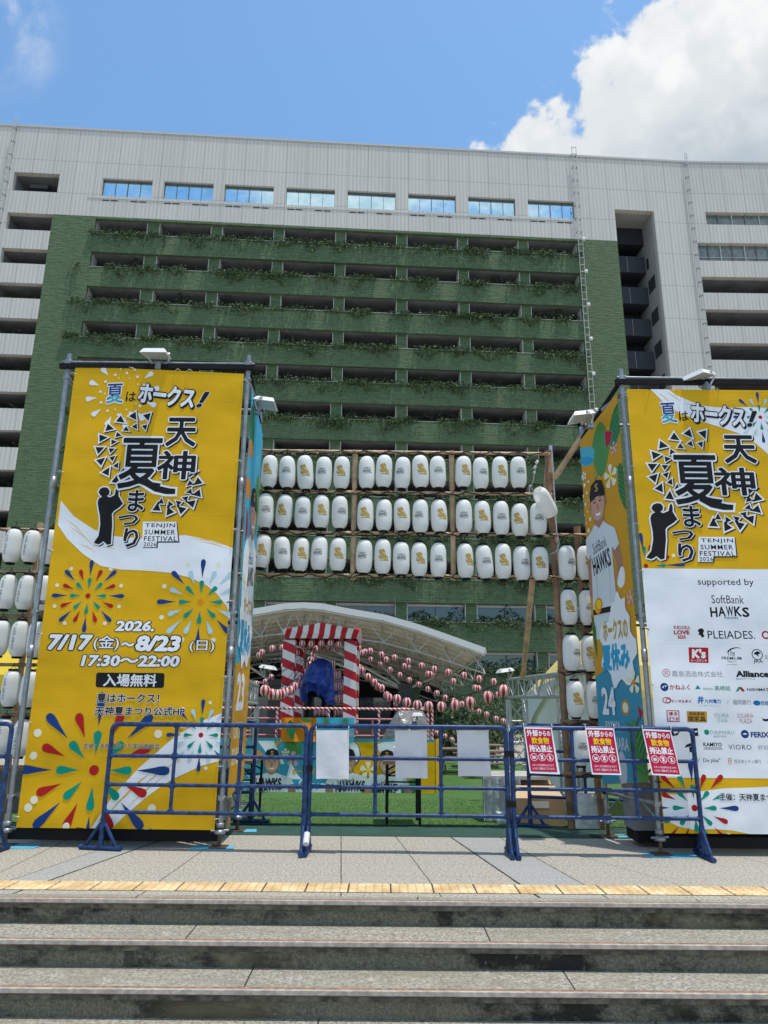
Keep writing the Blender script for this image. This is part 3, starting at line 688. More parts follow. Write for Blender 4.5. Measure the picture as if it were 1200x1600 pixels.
def tower(lab, FL, FR, BR, BL, ztop, side):
    base = (FL[0], FL[1], 0); T = thing('banner_tower', lab, 'scaffold', base)
    for (x, y) in (FL, FR, BR, BL):
        mb = MB(); zz = ztop + .10 if (x, y) in (FL, FR) else ztop - .10
        mb.tube([(x, y, .19), (x, y, zz)], .0243, M_STEEL, 12)
        for z in (1.72, 3.42): mb.lathe([(0, -.06), (.03, -.06), (.03, .06), (0, .06)], (x, y, z), M_STEEL, 10)
        mb.build('post', T); jack(T, x, y)
    zb = ztop - .02
    for p, q in ((FL, FR),):
        mb = MB(); d = (Vector((q[0], q[1], 0)) - Vector((p[0], p[1], 0))).normalized() * .075
        mb.beam(Vector((p[0], p[1] - .03, zb - .035)) - d, Vector((q[0], q[1] - .03, zb - .035)) + d, .045, .05, M_DARKBAR); mb.build('top_bar', T)
        mb = MB(); mb.tube([Vector((p[0], p[1] - .02, zb + .02)) - d * .7, Vector((q[0], q[1] - .02, zb + .012)) + d * .9], .013, M_STEEL, 8)
        clamp(mb, (p[0], p[1], zb + .02)); clamp(mb, (q[0], q[1], zb + .02)); mb.build('top_rail', T)
        mb = MB(); mb.beam(Vector((p[0], p[1] + .03, .10)), Vector((q[0], q[1] + .03, .10)), .045, .09, M_DARKBAR); mb.build('bottom_bar', T)
        mb = MB(); mb.tube([Vector((p[0], p[1] + .045, .42)), Vector((q[0], q[1] + .045, .42))], .021, M_STEEL, 8); mb.build('cross_tube', T)
        mb = MB(); mb.tube([Vector((p[0], p[1] + .045, 2.2)), Vector((q[0], q[1] + .045, 2.2))], .021, M_STEEL, 8); mb.build('cross_tube', T)
    for p, q in ((FR, BR), (FL, BL), (BL, BR)):
        for z in (.42, 2.1, ztop - .18):
            mb = MB(); mb.tube([(p[0], p[1], z), (q[0], q[1], z)], .021, M_STEEL, 8); clamp(mb, (p[0], p[1], z), .025); clamp(mb, (q[0], q[1], z), .025); mb.build('cross_tube', T)
    p, q = (FR, BR) if side > 0 else (FL, BL)
    mb = MB(); mb.tube([(p[0], p[1], ztop - .02), (q[0], q[1], ztop - .35)], .024, M_DARKBAR, 8); mb.build('sloping_bar', T)
    for z0, z1 in ((.25, .75), (.75, .25)):
        mb = MB(); mb.tube([(p[0] - side * .02, p[1], z0), (q[0] - side * .02, q[1], z1)], .011, M_STEEL, 6); mb.build('brace', T)
    return T
def ties(mb, pts, inward):
    for p in pts:
        p = Vector(p); i = Vector(inward); mb.tube([p - i * .02, p + Vector((0, -.03, .004)) + i * .02, p + i * .05, p + i * .02 + Vector((0, .03, -.004))], .0045, M_WIRE if random.random() < .7 else M_BLACK, 5)
LF, LB = 6.95, 7.78
LX0, LX1 = -3.385, -1.462
TL = tower('grey scaffold tower carrying the yellow festival banner on the left', (LX0, LF), (LX1, LF), (LX1, LB), (LX0, LB), 4.76, 1)
RF, RB = 6.80, 7.66
RX0, RX1 = 2.462, 4.40
TR = tower('grey scaffold tower carrying the sponsor banner on the right', (RX0, RF), (RX1, RF), (RX1 - .2, RB), (2.262, RB), 4.56, -1)

def panel(S, mb, pts, mat): mb.poly([S.O + S.U * a + S.V * b for a, b in pts], mat); 
def banner(name, lab, S, quad, tie_pts, inward, base_ink, loc):
    """quad = four uv corners (bl, br, tr, tl)"""
    T = thing(name, lab, 'banner', loc)
    mb = MB(); k = ink(base_ink); N_ = 10
    def lerp(u, v):
        a = [quad[0][i] * (1 - u) + quad[1][i] * u for i in (0, 1)]; b = [quad[3][i] * (1 - u) + quad[2][i] * u for i in (0, 1)]
        return [a[i] * (1 - v) + b[i] * v for i in (0, 1)]
    vs = [S.O + S.U * p[0] + S.V * p[1] for p in (lerp(0, 0), lerp(1, 0), lerp(1, 1), lerp(0, 1))]; bk = [p - S.N * .002 for p in vs]
    mb.add(vs + bk, [(0, 1, 2, 3), (7, 6, 5, 4), (4, 5, 1, 0), (5, 6, 2, 1), (6, 7, 3, 2), (7, 4, 0, 3)], k)
    b = mb.build('sheet', T); S.clip = [tuple(p) for p in quad]
    # double-thickness hem round the edge
    hm = MB(); inn = [lerp(.012, .006), lerp(.988, .006), lerp(.988, .994), lerp(.012, .994)]; q = [lerp(0, 0), lerp(1, 0), lerp(1, 1), lerp(0, 1)]
    for i in range(4):
        j = (i + 1) % 4; hm.poly([S.O + S.U * p[0] + S.V * p[1] + S.N * .0005 for p in (q[i], q[j], inn[j], inn[i])], k)
    hm.build('hem', T)
    if tie_pts:
        for p in tie_pts: mb = MB(); ties(mb, [p], inward(p)); mb.build('cable_tie', T)
    return T, b
zA = lambda x, y: (x * .35, 540 + y * .35)
zB = lambda x, y: (x * .35, 920 + y * .35)
zC = lambda x, y: (880 + x / 3.75, 560 + y / 3.75)
zD = lambda x, y: (880 + x / 3.3333, 880 + y / 3.3333)
def bx(Z, x0, y0, x1, y1): a, b = Z(x0, y0), Z(x1, y1); return (a[0], a[1], b[0], b[1])
def us_(S, Z, pts): return [S.uv(*Z(*p)) for p in pts]

def tri(S, c, a, s, k='black'):
    p = [Vector((cos(a + t), sin(a + t))) * s * r for t, r in ((0, 1.0), (2.2, .95), (-2.2, .95))]; return [Vector(c) + q for q in p]
def logo(S, Z):
    """festival lock-up, drawn in the left banner's zoom coordinates and carried over by Z"""
    su = lambda x, y: S.uv(*Z(x, y)); unit = abs(su(500, 500).x - su(600, 500).x) / 100
    T = lambda t, a, b, c, d, bold=.014, **k: S.text(t, bx(Z, a, b, c, d), 'black', bold=bold, outline=('white', .034), shadow=('black', unit * 5, unit * 5), **k)
    # ring of paired triangles
    tris = []
    for cc, R_, seq in (((622, 472), 158, [78, 98, 118, 139, 158, 177, 196, 215, 234]), ((765, 632), 108, [38, 12, -16, -42, -68, -94, -122])):
        for a in seq:
            ar = radians(a)
            for rr, s in ((1.0, 24), (.70, 17)):
                x = cc[0] + R_ * rr * 1.12 * cos(ar); y = cc[1] - R_ * rr * sin(ar); tris.append((su(x, y), ar + (pi if rr == 1 else pi) + .5, s * unit))
    for c, a, s in tris: S.poly([p + Vector((unit * 5, -unit * 5)) for p in tri(S, c, a, s * 1.45)], 'black', 0, c is tris[0][0])
    for c, a, s in tris: S.poly(tri(S, c, a, s * 1.5), 'white', 0, c is tris[0][0])
    for c, a, s in tris: S.poly(tri(S, c, a, s), 'black', 0, c is tris[0][0])
    # dancer silhouette
    fig = [(440, 655), (447, 640), (462, 632), (480, 634), (490, 648), (488, 664), (478, 672), (490, 678), (512, 668), (518, 640), (524, 632), (530, 648), (530, 672), (540, 690), (550, 706), (534, 722), (508, 740), (500, 752), (502, 800), (498, 850), (496, 886), (480, 890), (462, 874), (452, 882), (440, 888), (420, 882), (424, 872), (440, 850), (448, 800), (446, 760), (440, 730), (436, 700), (442, 682), (456, 674), (448, 668)]
    f = us_(S, Z, fig); c = sum(f, Vector((0, 0))) / len(f)
    def grow(d):
        o = []
        for i, p in enumerate(f):
            a, b = f[i - 1], f[(i + 1) % len(f)]; t = (b - a).normalized(); o.append(p + Vector((-t.y, t.x)) * d * (1 if True else 0))
        return o
    area = sum(f[i].x * f[(i + 1) % len(f)].y - f[(i + 1) % len(f)].x * f[i].y for i in range(len(f))); sg = -1 if area > 0 else 1
    S.poly([p + Vector((unit * 5, -unit * 5)) for p in grow(sg * unit * 5)], 'black'); S.poly(grow(sg * unit * 6), 'white'); S.poly(f, 'black')
    T('夏', 533, 412, 728, 640, .016); T('天', 742, 322, 878, 452, .026); T('神', 702, 470, 874, 598, .022)
    S.base = S.l
    # long brush tail of the big character
    q = us_(S, Z, [(655, 590), (700, 625), (760, 638), (784, 640), (782, 664), (740, 664), (690, 652), (640, 622)])
    S.poly([p for p in us_(S, Z, [(650, 580), (702, 615), (762, 630), (794, 632), (790, 674), (738, 674), (682, 662), (632, 630)])], 'white'); S.poly(q, 'black')
    v0, f0 = 0, 0; S.text('夏', bx(Z, 533, 412, 728, 640), 'black', bold=.016)
    T('ま', 572, 645, 645, 742, .024); T('つ', 527, 755, 618, 802, .024); T('り', 552, 815, 618, 900, .024)
    S.poly(us_(S, Z, [(642, 790), (792, 790), (802, 880), (706, 880), (704, 904), (638, 904)]), 'black'); S.poly(us_(S, Z, [(638, 786), (788, 786), (796, 874), (700, 874), (698, 900), (634, 900)]), 'white')
    for t, a, b, c_, d in (('TENJIN', 648, 794, 782, 816), ('SUMMER', 646, 822, 782, 844), ('FESTIVAL', 643, 851, 790, 873), ('2026', 642, 878, 698, 896)): S.text(t, bx(Z, a, b, c_, d), 'black', bold=.012, space=1.15)
    S_ = None
def headline(S, Z):
    S.text('夏', bx(Z, 477, 170, 550, 258), 'navy', bold=.016, outline=('white', .05), rot=.05); 
    S.text('夊', bx(Z, 480, 219, 549, 257), 'aqua', bold=.03)
    S.text('は', bx(Z, 562, 206, 607, 250), 'black', bold=.015)
    S.text('ホークス', bx(Z, 618, 178, 872, 268), 'white', bold=.045, outline=('black', .05), shadow=('black', .012, .012), rot=-.11, space=.92)
    S.text('！', bx(Z, 878, 206, 934, 278), 'black', bold=.05, shear=.4, outline=('white', .02))

NAVY, RED_, TEAL, PALE = ['navy'], ['red'], ['teal'], ['pale']
def fw_spec(o, m_, i_): return [(8, pi / 2, .56, 1.0, .115, o), (8, pi / 2 + .39, .44, .78, .11, m_), (8, pi / 2, .20, .50, .105, i_)]

# --- left front banner
S = Sheet((0, LF - .045, 0), (1, 0, 0), (0, 0, 1), (0, -1, 0))
bl, br, tr_, tl = S.uv(25, 1293), S.uv(335, 1297), S.uv(381, 584), S.uv(118, 572)
edge_pts = [S.O + S.U * p.x + S.V * p.y for p in ([bl.lerp(tl, t) for t in (.02, .2, .38, .56, .74, .98)] + [br.lerp(tr_, t) for t in (.02, .12, .3, .46, .62, .78, .98)] + [tl.lerp(tr_, t) for t in (.28, .34, .6, .67)] + [bl.lerp(br, t) for t in (.33, .66)])]
Lb, Lsh = banner('festival_banner', 'tall yellow festival banner with fireworks and dates on the left tower', S, (bl, br, tr_, tl), edge_pts, lambda p: Vector((-.9 if p.x < -2.4 else .9, 0, .1)), 'yellow', (-2.4, LF, 0))
# white brush sweeps
top = [(272, 692), (330, 762), (420, 822), (520, 852), (640, 862), (760, 850), (830, 846), (950, 872), (1046, 906)]; bot = [(1022, 1190), (1010, 1160), (970, 1110), (925, 1072), (850, 1036), (760, 1014), (640, 1004), (540, 1000), (450, 984), (370, 930), (300, 862), (258, 800)]
S.poly(us_(S, zA, top + bot), 'white')
for a, b, w in (((300, 800), (430, 905), 5), ((285, 770), (380, 850), 4), ((840, 858), (1000, 892), 5), ((870, 870), (1035, 912), 4), ((340, 880), (440, 930), 4), ((455, 900), (520, 912), 5)):
    p, q = S.uv(*zA(*a)), S.uv(*zA(*b)); d = (q - p).normalized(); e = Vector((-d.y, d.x)) * w * .0011; mid = (p + q) / 2 + e * 3; S.poly([p, mid - e, q, mid + e * .6], 'yellow')
S.poly(us_(S, zB, [(408, 1068), (500, 930), (620, 800), (780, 660), (890, 595), (988, 556), (984, 768), (900, 790), (760, 855), (660, 925), (560, 1010), (500, 1068)]), 'white')
for a, b, w in (((520, 960), (700, 800), 6), ((560, 985), (740, 830), 5), ((470, 1020), (600, 890), 5), ((640, 880), (790, 770), 6), ((430, 1055), (490, 985), 5)):
    p, q = S.uv(*zB(*a)), S.uv(*zB(*b)); d = (q - p).normalized(); e = Vector((-d.y, d.x)) * w * .0013; mid = (p + q) / 2 + e * 2; S.poly([p, mid - e, q, mid + e], 'yellow')
S.flush('brush_sweep', Lsh)
u1 = abs(S.uv(200, 800).x - S.uv(300, 800).x) / 100  # metres per photo pixel here
c = S.uv(*zA(548, 215)); S.up()
for i in range(12):
    a = radians(10 + 30 * i); S.drop(c, a, u1 * 42, u1 * 60, u1 * 9, 'white'); S.disc(c + Vector((cos(a + .26), sin(a + .26))) * u1 * 37, u1 * 2.3, 'white', 8, False)
for i in range(10):
    a = radians(36 * i); S.disc(c + Vector((cos(a), sin(a))) * u1 * 29, u1 * 1.5, 'cream', 8, False)
S.flush('firework_print', Lsh); S.firework(S.uv(*zA(393, 1117)), u1 * 55, fw_spec(NAVY, RED_, TEAL), 'red', .07, 10)
S.flush('firework_print', Lsh); S.firework(S.uv(*zA(895, 1145)), u1 * 66, fw_spec(['navy', 'navy', 'navy', 'pale'], PALE, TEAL), 'orange', .07, 8)
S.flush('firework_print', Lsh); S.firework(S.uv(*zB(420, 810)), u1 * 108, fw_spec(NAVY, RED_, TEAL), 'red', .065, 6)
S.flush('firework_print', Lsh); S.firework(S.uv(*zB(897, 653)), u1 * 50, fw_spec(['navy', 'navy', 'navy', 'pale'], PALE, TEAL), 'red', .07, 7)
for x, y, r in ((150, 745, 5.5), (153, 942, 5.5), (296, 1060, 5)): S.disc(S.uv(*zB(x, y)), u1 * r, 'cream', 14)
S.flush('firework_print', Lsh)
logo(S, zA); S.flush('festival_logo', Lsh)
headline(S, zA)
O_ = dict(outline=('black', .055))
B = lambda t, a, b, c_, d, k='white', **kw: S.text(t, bx(zB, a, b, c_, d), k, **kw)
B('2026.', 514, 142, 690, 190, bold=.045, shear=.12, **O_)
B('7/17', 215, 203, 414, 274, bold=.05, shear=.14, **O_); B('(金)', 418, 208, 532, 276, bold=.012, **O_); B('～', 540, 238, 600, 258, bold=.05, **O_); B('8/23', 605, 208, 808, 280, bold=.05, shear=.14, **O_); B('(日)', 846, 230, 958, 284, bold=.012, **O_)
B('17:30～22:00', 362, 296, 803, 348, bold=.045, shear=.12, **O_)
S.poly([S.uv(*zB(x, y)) for x, y in ((436, 374), (728, 376), (735, 384), (732, 436), (724, 443), (434, 440), (427, 432), (430, 382))], 'black'); B('入場無料', 462, 380, 700, 437, bold=.026)
B('夏はホークス！', 432, 468, 712, 510, 'black', bold=.026, outline=('white', .04)); B('天神夏まつり公式HP', 424, 526, 826, 566, 'black', bold=.026, outline=('white', .04))
B('主催：天神夏まつり実行委員会', 372, 690, 714, 714, 'black', bold=.008, outline=('cream', .04))

S.flush('lettering', Lsh)

# --- right front banner
S = Sheet((0, RF - .045, 0), (1, 0, 0), (0, 0, 1), (0, -1, 0))
bl, tl = S.uv(1038, 1302), S.uv(979, 608); xr = 4.36
br, tr_ = Vector((xr, bl.y)), Vector((xr, tl.y))
edge_pts = [S.O + S.U * p.x + S.V * p.y for p in ([bl.lerp(tl, t) for t in (.02, .1, .3, .42, .55, .66, .8, .98)] + [tl.lerp(tr_, t) for t in (.12, .3, .5)] + [bl.lerp(br, t) for t in (.3, .66)])]
Rb, Rsh = banner('sponsor_banner', 'tall banner with a yellow top and white field of sponsor names on the right tower', S, (bl, br, tr_, tl), edge_pts, lambda p: Vector((-.9, 0, .1)), 'yellow', (3.4, RF, 0))
vy = S.uv(1001, 888).y; vb = S.uv(1033, 1215).y; e0 = lambda v: bl.x + (tl.x - bl.x) * (v - bl.y) / (tl.y - bl.y)
S.poly([(e0(vb), vb), (xr, vb), (xr, vy), (e0(vy), vy)], 'white')
S.poly(us_(S, zC, [(505, 175), (545, 215), (600, 270), (680, 320), (800, 365), (940, 410), (1060, 450), (1130, 500), (1210, 570), (1300, 600), (1300, 300), (1190, 290), (1080, 285), (960, 290), (880, 285), (800, 275), (720, 240), (660, 215), (610, 178)]), 'white')
S.poly(us_(S, zD, [(512, 1200), (600, 1205), (700, 1190), (840, 1172), (1000, 1168), (1300, 1150), (1300, 1400), (1067, 1418), (980, 1412), (880, 1392), (780, 1385), (680, 1388), (600, 1370), (525, 1335)]), 'white')
for a, b, w in (((540, 190), (640, 275), 5), ((590, 190), (690, 255), 5), ((700, 262), (800, 292), 5)):
    p, q = S.uv(*zC(*a)), S.uv(*zC(*b)); d = (q - p).normalized(); e = Vector((-d.y, d.x)) * w * .0011; mid = (p + q) / 2 + e * 2; S.poly([p, mid - e, q, mid + e * .6], 'yellow')
S.flush('brush_sweep', Rsh)
u2 = abs(S.uv(1050, 800).x - S.uv(1150, 800).x) / 100
S.firework(S.uv(*zC(1155, 345)), u2 * 44, fw_spec(['navy', 'navy', 'navy', 'pale'], PALE, TEAL), 'red', .07, 0)
S.flush('firework_print', Rsh); cq = S.uv(*zC(485, 1215)); S.up()
for i, (a, r1, w, k) in enumerate(((95, 52, 6, 'navy'), (92, 30, 6, 'teal'), (72, 34, 6, 'red'), (52, 46, 6, 'navy'), (40, 25, 5, 'teal'), (22, 40, 6, 'red'), (2, 60, 5, 'navy'), (1, 30, 5, 'teal'), (128, 0, 0, None))):
    if k: S.drop(cq, radians(a), u2 * r1 * .45, u2 * r1, u2 * w, k)
S.disc(cq, u2 * 3.4, 'red'); S.disc(S.uv(*zC(545, 1060)), u2 * 3.2, 'cream'); S.disc(S.uv(*zC(646, 1155)), u2 * 3, 'cream')
S.flush('firework_print', Rsh); S.firework(S.uv(*zD(684, 1275)), u2 * 62, fw_spec(['navy', 'red'], ['teal', 'red'], TEAL), 'red', .07, 0)
S.flush('firework_print', Rsh)
zL = lambda x, y: (880 + (1.4 * x - 101 + 0.0) / 3.75, 560 + (1.285 * y + 36) / 3.75)
logo(S, zL); S.flush('festival_logo', Rsh)
zH = lambda x, y: (880 + (1.245 * x - 22) / 3.75, 560 + (1.33 * y + 34) / 3.75)
headline(S, zH)
D = lambda t, a, b, c_, d, k='black', **kw: S.text(t, bx(zD, a, b, c_, d), k, **kw)
D('supported by', 700, 80, 992, 124, bold=.004)
D('主催：天神夏まつり実行委員会', 812, 1200, 1300, 1238, bold=.02, outline=('white', .05))
S.flush('lettering', Rsh)
def arcrow(t, x0, x1, y, hh, k, rise, bold=.02):
    n_ = len(t); w = (x1 - x0) / n_
    for i, ch in enumerate(t):
        f = (i + .5) / n_ * 2 - 1
        if ch != ' ': D(ch, x0 + w * i + w * .08, y - rise * f * f * -1 - hh / 2 + 0 * f, x0 + w * (i + 1) - w * .02, y + rise * f * f + hh / 2, k, bold=bold, rot=0)
D('SoftBank', 772, 167, 940, 210, bold=.0); arcrow('HAWKS', 762, 970, 250, 52, 'black', 8, .03); D('FUKUOKA', 840, 279, 912, 291, bold=.01)
D('FUKUOKA', 575, 326, 660, 345, 'red', bold=.03); D('LOVE', 576, 349, 658, 372, 'red', bold=.05); D('BEER', 597, 376, 640, 394, 'red', bold=.03)
S.poly(us_(S, zD, [(700, 352), (712, 340), (728, 342), (733, 356), (728, 366), (735, 380), (722, 388), (716, 376), (704, 374), (708, 362)]), 'black', 3)
D('PLEIADES.', 752, 352, 998, 394, bold=.004)
S.ring(S.uv(*zD(1055, 374)), u2 * 6.2, u2 * 2.4, 'red'); D('OBJET', 1085, 358, 1190, 392, bold=.0)
S.poly(us_(S, zD, [(652, 438), (755, 440), (757, 520), (656, 517)]), 'red'); D("K's", 668, 446, 742, 496, 'white', bold=.06, shear=.1); D('ケーズデンキ', 664, 500, 748, 514, 'white', bold=.02)
for y_ in (440,): S.poly(us_(S, zD, [(850, 470), (870, 445), (905, 438), (928, 446), (905, 442), (876, 450)]), 'black', 3)
D('The', 856, 452, 893, 482, shear=.3, bold=.0); D('PREMIUM', 825, 487, 928, 503, bold=.01); D("MALT'S", 857, 508, 902, 517, bold=.0); D('SUNTORY', 852, 525, 908, 531, bold=.0)
S.ring(S.uv(*zD(1010, 476)), u2 * 8.2, u2 * 1.2, 'black'); S.poly(us_(S, zD, [(992, 470), (1012, 458), (1028, 470), (1014, 474), (1020, 486), (1006, 478)]), 'black', 3); D('JRA', 990, 504, 1040, 523, bold=.01)
D('日本中央競馬会', 1052, 478, 1150, 500, bold=.0)
S.ring(S.uv(*zD(536, 571)), u2 * 5.8, u2 * .8, 'red'); D('霧', 524, 560, 548, 582, 'red', bold=-.01); D('霧島酒造株式会社', 566, 562, 830, 592, 'grey', bold=.0)
D('Alliance', 899, 560, 1070, 594, bold=.05); D('株式会社アライアンス', 899, 598, 998, 608, bold=.0)
S.disc(S.uv(*zD(527, 645)), u2 * 6, 'navy'); S.poly(us_(S, zD, [(514, 645), (524, 638), (524, 652)]), 'white'); S.poly(us_(S, zD, [(540, 640), (528, 634), (530, 645)]), 'white'); D('かねふく', 554, 632, 660, 660, 'red', bold=.025)
S.poly(us_(S, zD, [(700, 634), (716, 656), (686, 656)]), 'teal'); D('株式会社', 728, 648, 780, 661, 'sgreen', bold=.0); D('高﨑組', 788, 638, 870, 664, 'sgreen', bold=.01)
S.poly(us_(S, zD, [(898, 668), (912, 644), (926, 644), (912, 668)]), 'teal'); S.poly(us_(S, zD, [(914, 648), (928, 644), (946, 664), (934, 670)]), 'red'); D('NISHIMATSU', 957, 651, 1098, 666, bold=.02)
S.ring(S.uv(*zD(540, 714)), u2 * 6.6, u2 * 1.3, 'red', ry=u2 * 4.6); S.ring(S.uv(*zD(546, 716)), u2 * 3.4, u2 * 1.1, 'red'); D('棒ラーメン', 566, 710, 594, 728, 'red', bold=.02); D('マルタイ', 598, 711, 667, 728, 'red', bold=.05)
D('井', 698, 692, 732, 732, 'blue', bold=.05, shear=.15); D('九州電力', 736, 708, 820, 730, 'blue', bold=.03); D('ずっと先まで、明るくしたい。', 705, 738, 822, 746, 'grey', bold=.0)
D('F', 850, 714, 866, 736, 'pale', bold=.02, shear=.2); D('福岡銀行', 882, 711, 978, 738, 'grey', bold=.01); S.disc(S.uv(*zD(1008, 728)), u2 * 5.4, 'blue', ry=u2 * 3.6); D('西部ガス', 1028, 718, 1110, 740, 'blue', bold=.02)
S.poly(us_(S, zD, [(537, 765), (604, 767), (606, 828), (541, 826)]), 'red'); S.poly(us_(S, zD, [(542, 770), (599, 772), (601, 823), (546, 821)]), 'white'); D('博多', 547, 774, 598, 796, 'red', bold=.02); D('ざうお', 548, 799, 600, 820, 'red', bold=.04)
S.poly(us_(S, zD, [(643, 770), (747, 772), (749, 830), (646, 828)]), 'brown'); D('高級家具', 655, 776, 735, 792, 'black', bold=.01); D('関家具', 652, 796, 741, 825, 'black', bold=.014)
D('SOLARIA', 786, 783, 862, 803, 'sgreen', bold=-.008); D('STAGE', 800, 808, 856, 828, 'sgreen', bold=-.008); D('SOLARIA', 905, 783, 990, 805, 'red', bold=-.008); D('PLAZA', 920, 811, 984, 834, 'red', bold=-.008)
S.poly(us_(S, zD, [(1032, 798), (1040, 810), (1058, 812), (1074, 806), (1080, 796), (1078, 816), (1062, 824), (1042, 822)]), 'black')
for q in ([(560, 862), (590, 850), (610, 870), (596, 896), (570, 900), (556, 880)], [(655, 862), (700, 858), (704, 900), (660, 902)]): S.poly(us_(S, zD, q), 'black')
for q in ([(572, 872), (592, 866), (598, 882), (578, 890)], [(664, 868), (676, 866), (676, 894), (666, 896)], [(684, 874), (698, 872), (698, 880), (685, 882)]): S.poly(us_(S, zD, q), 'white')
S.disc(S.uv(*zD(747, 880)), u2 * 3.8, 'teal'); D('DAIMARU', 765, 872, 890, 892, 'sgreen', bold=-.008); D('福岡天神店', 782, 896, 850, 908, 'grey', bold=.0)
S.disc(S.uv(*zD(946, 890)), u2 * 5.8, 'navy'); S.poly(us_(S, zD, [(932, 890), (946, 884), (960, 890), (946, 894)]), 'white'); D('FERIX', 976, 879, 1070, 908, 'navy', bold=.04)
S.poly(us_(S, zD, [(632, 962), (640, 946), (664, 936), (688, 946), (694, 962), (664, 952)]), 'black'); S.poly(us_(S, zD, [(655, 956), (686, 954), (686, 984), (658, 984)]), 'black')
D('KAMIYO', 729, 934, 826, 955, bold=.03); S.poly(us_(S, zD, [(731, 960), (827, 960), (827, 962), (731, 962)]), 'black'); D('CORPORATION', 731, 964, 828, 972, bold=.01)
D('VIORO', 861, 945, 980, 971, bold=.0, space=1.15); D('福岡', 1014, 948, 1026, 972, 'grey', bold=.0); D('PARCO', 1030, 948, 1120, 973, 'grey', bold=-.01)
S.poly(us_(S, zD, [(712, 1010), (706, 1030), (690, 1042), (684, 1032), (700, 1034)]), 'black', 3); S.poly(us_(S, zD, [(690, 1018), (702, 1016), (698, 1030), (692, 1030)]), 'gold'); D("De plas°", 728, 1014, 820, 1043, 'grey', bold=.03)
S.ring(S.uv(*zD(868, 1024)), u2 * 2.6, u2 * .8, 'red'); S.ring(S.uv(*zD(868, 1038)), u2 * 2.6, u2 * .8, 'orange'); D('西日本シティ銀行', 890, 1022, 1030, 1043, 'grey', bold=.01)
D('大濠公園', 1062, 1022, 1140, 1043, 'grey', bold=.0)
S.flush('sponsor_marks', Rsh)

# --- inner side banners with printed players
def cloud(S, c, w, h, k='white'):
    pts = [(c[0] + w * cos(a) * (.86 + .14 * cos(7 * a)), c[1] + h * sin(a) * (.86 + .14 * cos(7 * a + 1))) for a in [2 * pi * i / 42 for i in range(42)]]; S.poly(pts, k)
def mleaf(S, c, a, L, w, k, vein=True):
    c = Vector(c); d = Vector((cos(a), sin(a))); e = Vector((-d.y, d.x))
    S.poly([c, c + d * L * .25 + e * w * .42, c + d * L * .6 + e * w * .5, c + d * L, c + d * L * .6 - e * w * .5, c + d * L * .25 - e * w * .42], k, 3)
    if vein:
        S.up()
        for i in range(7):
            t = .16 + .11 * i
            for s_ in (1, -1):
                b = c + d * L * t; S.poly([b, b + d * L * .16 + e * w * .40 * s_, b + d * L * .19 + e * w * .36 * s_, b + d * L * .03], 'sgreen' if k != 'sgreen' else 'leaf2', 0, False)
def flower(S, c, r, k='white', core='yink'):
    S.up()
    for i in range(5): a = pi / 2 + 2 * pi * i / 5; S.drop(Vector(c), a, 0, r, r * .62, k)
    S.disc(c, r * .25, core, 10)
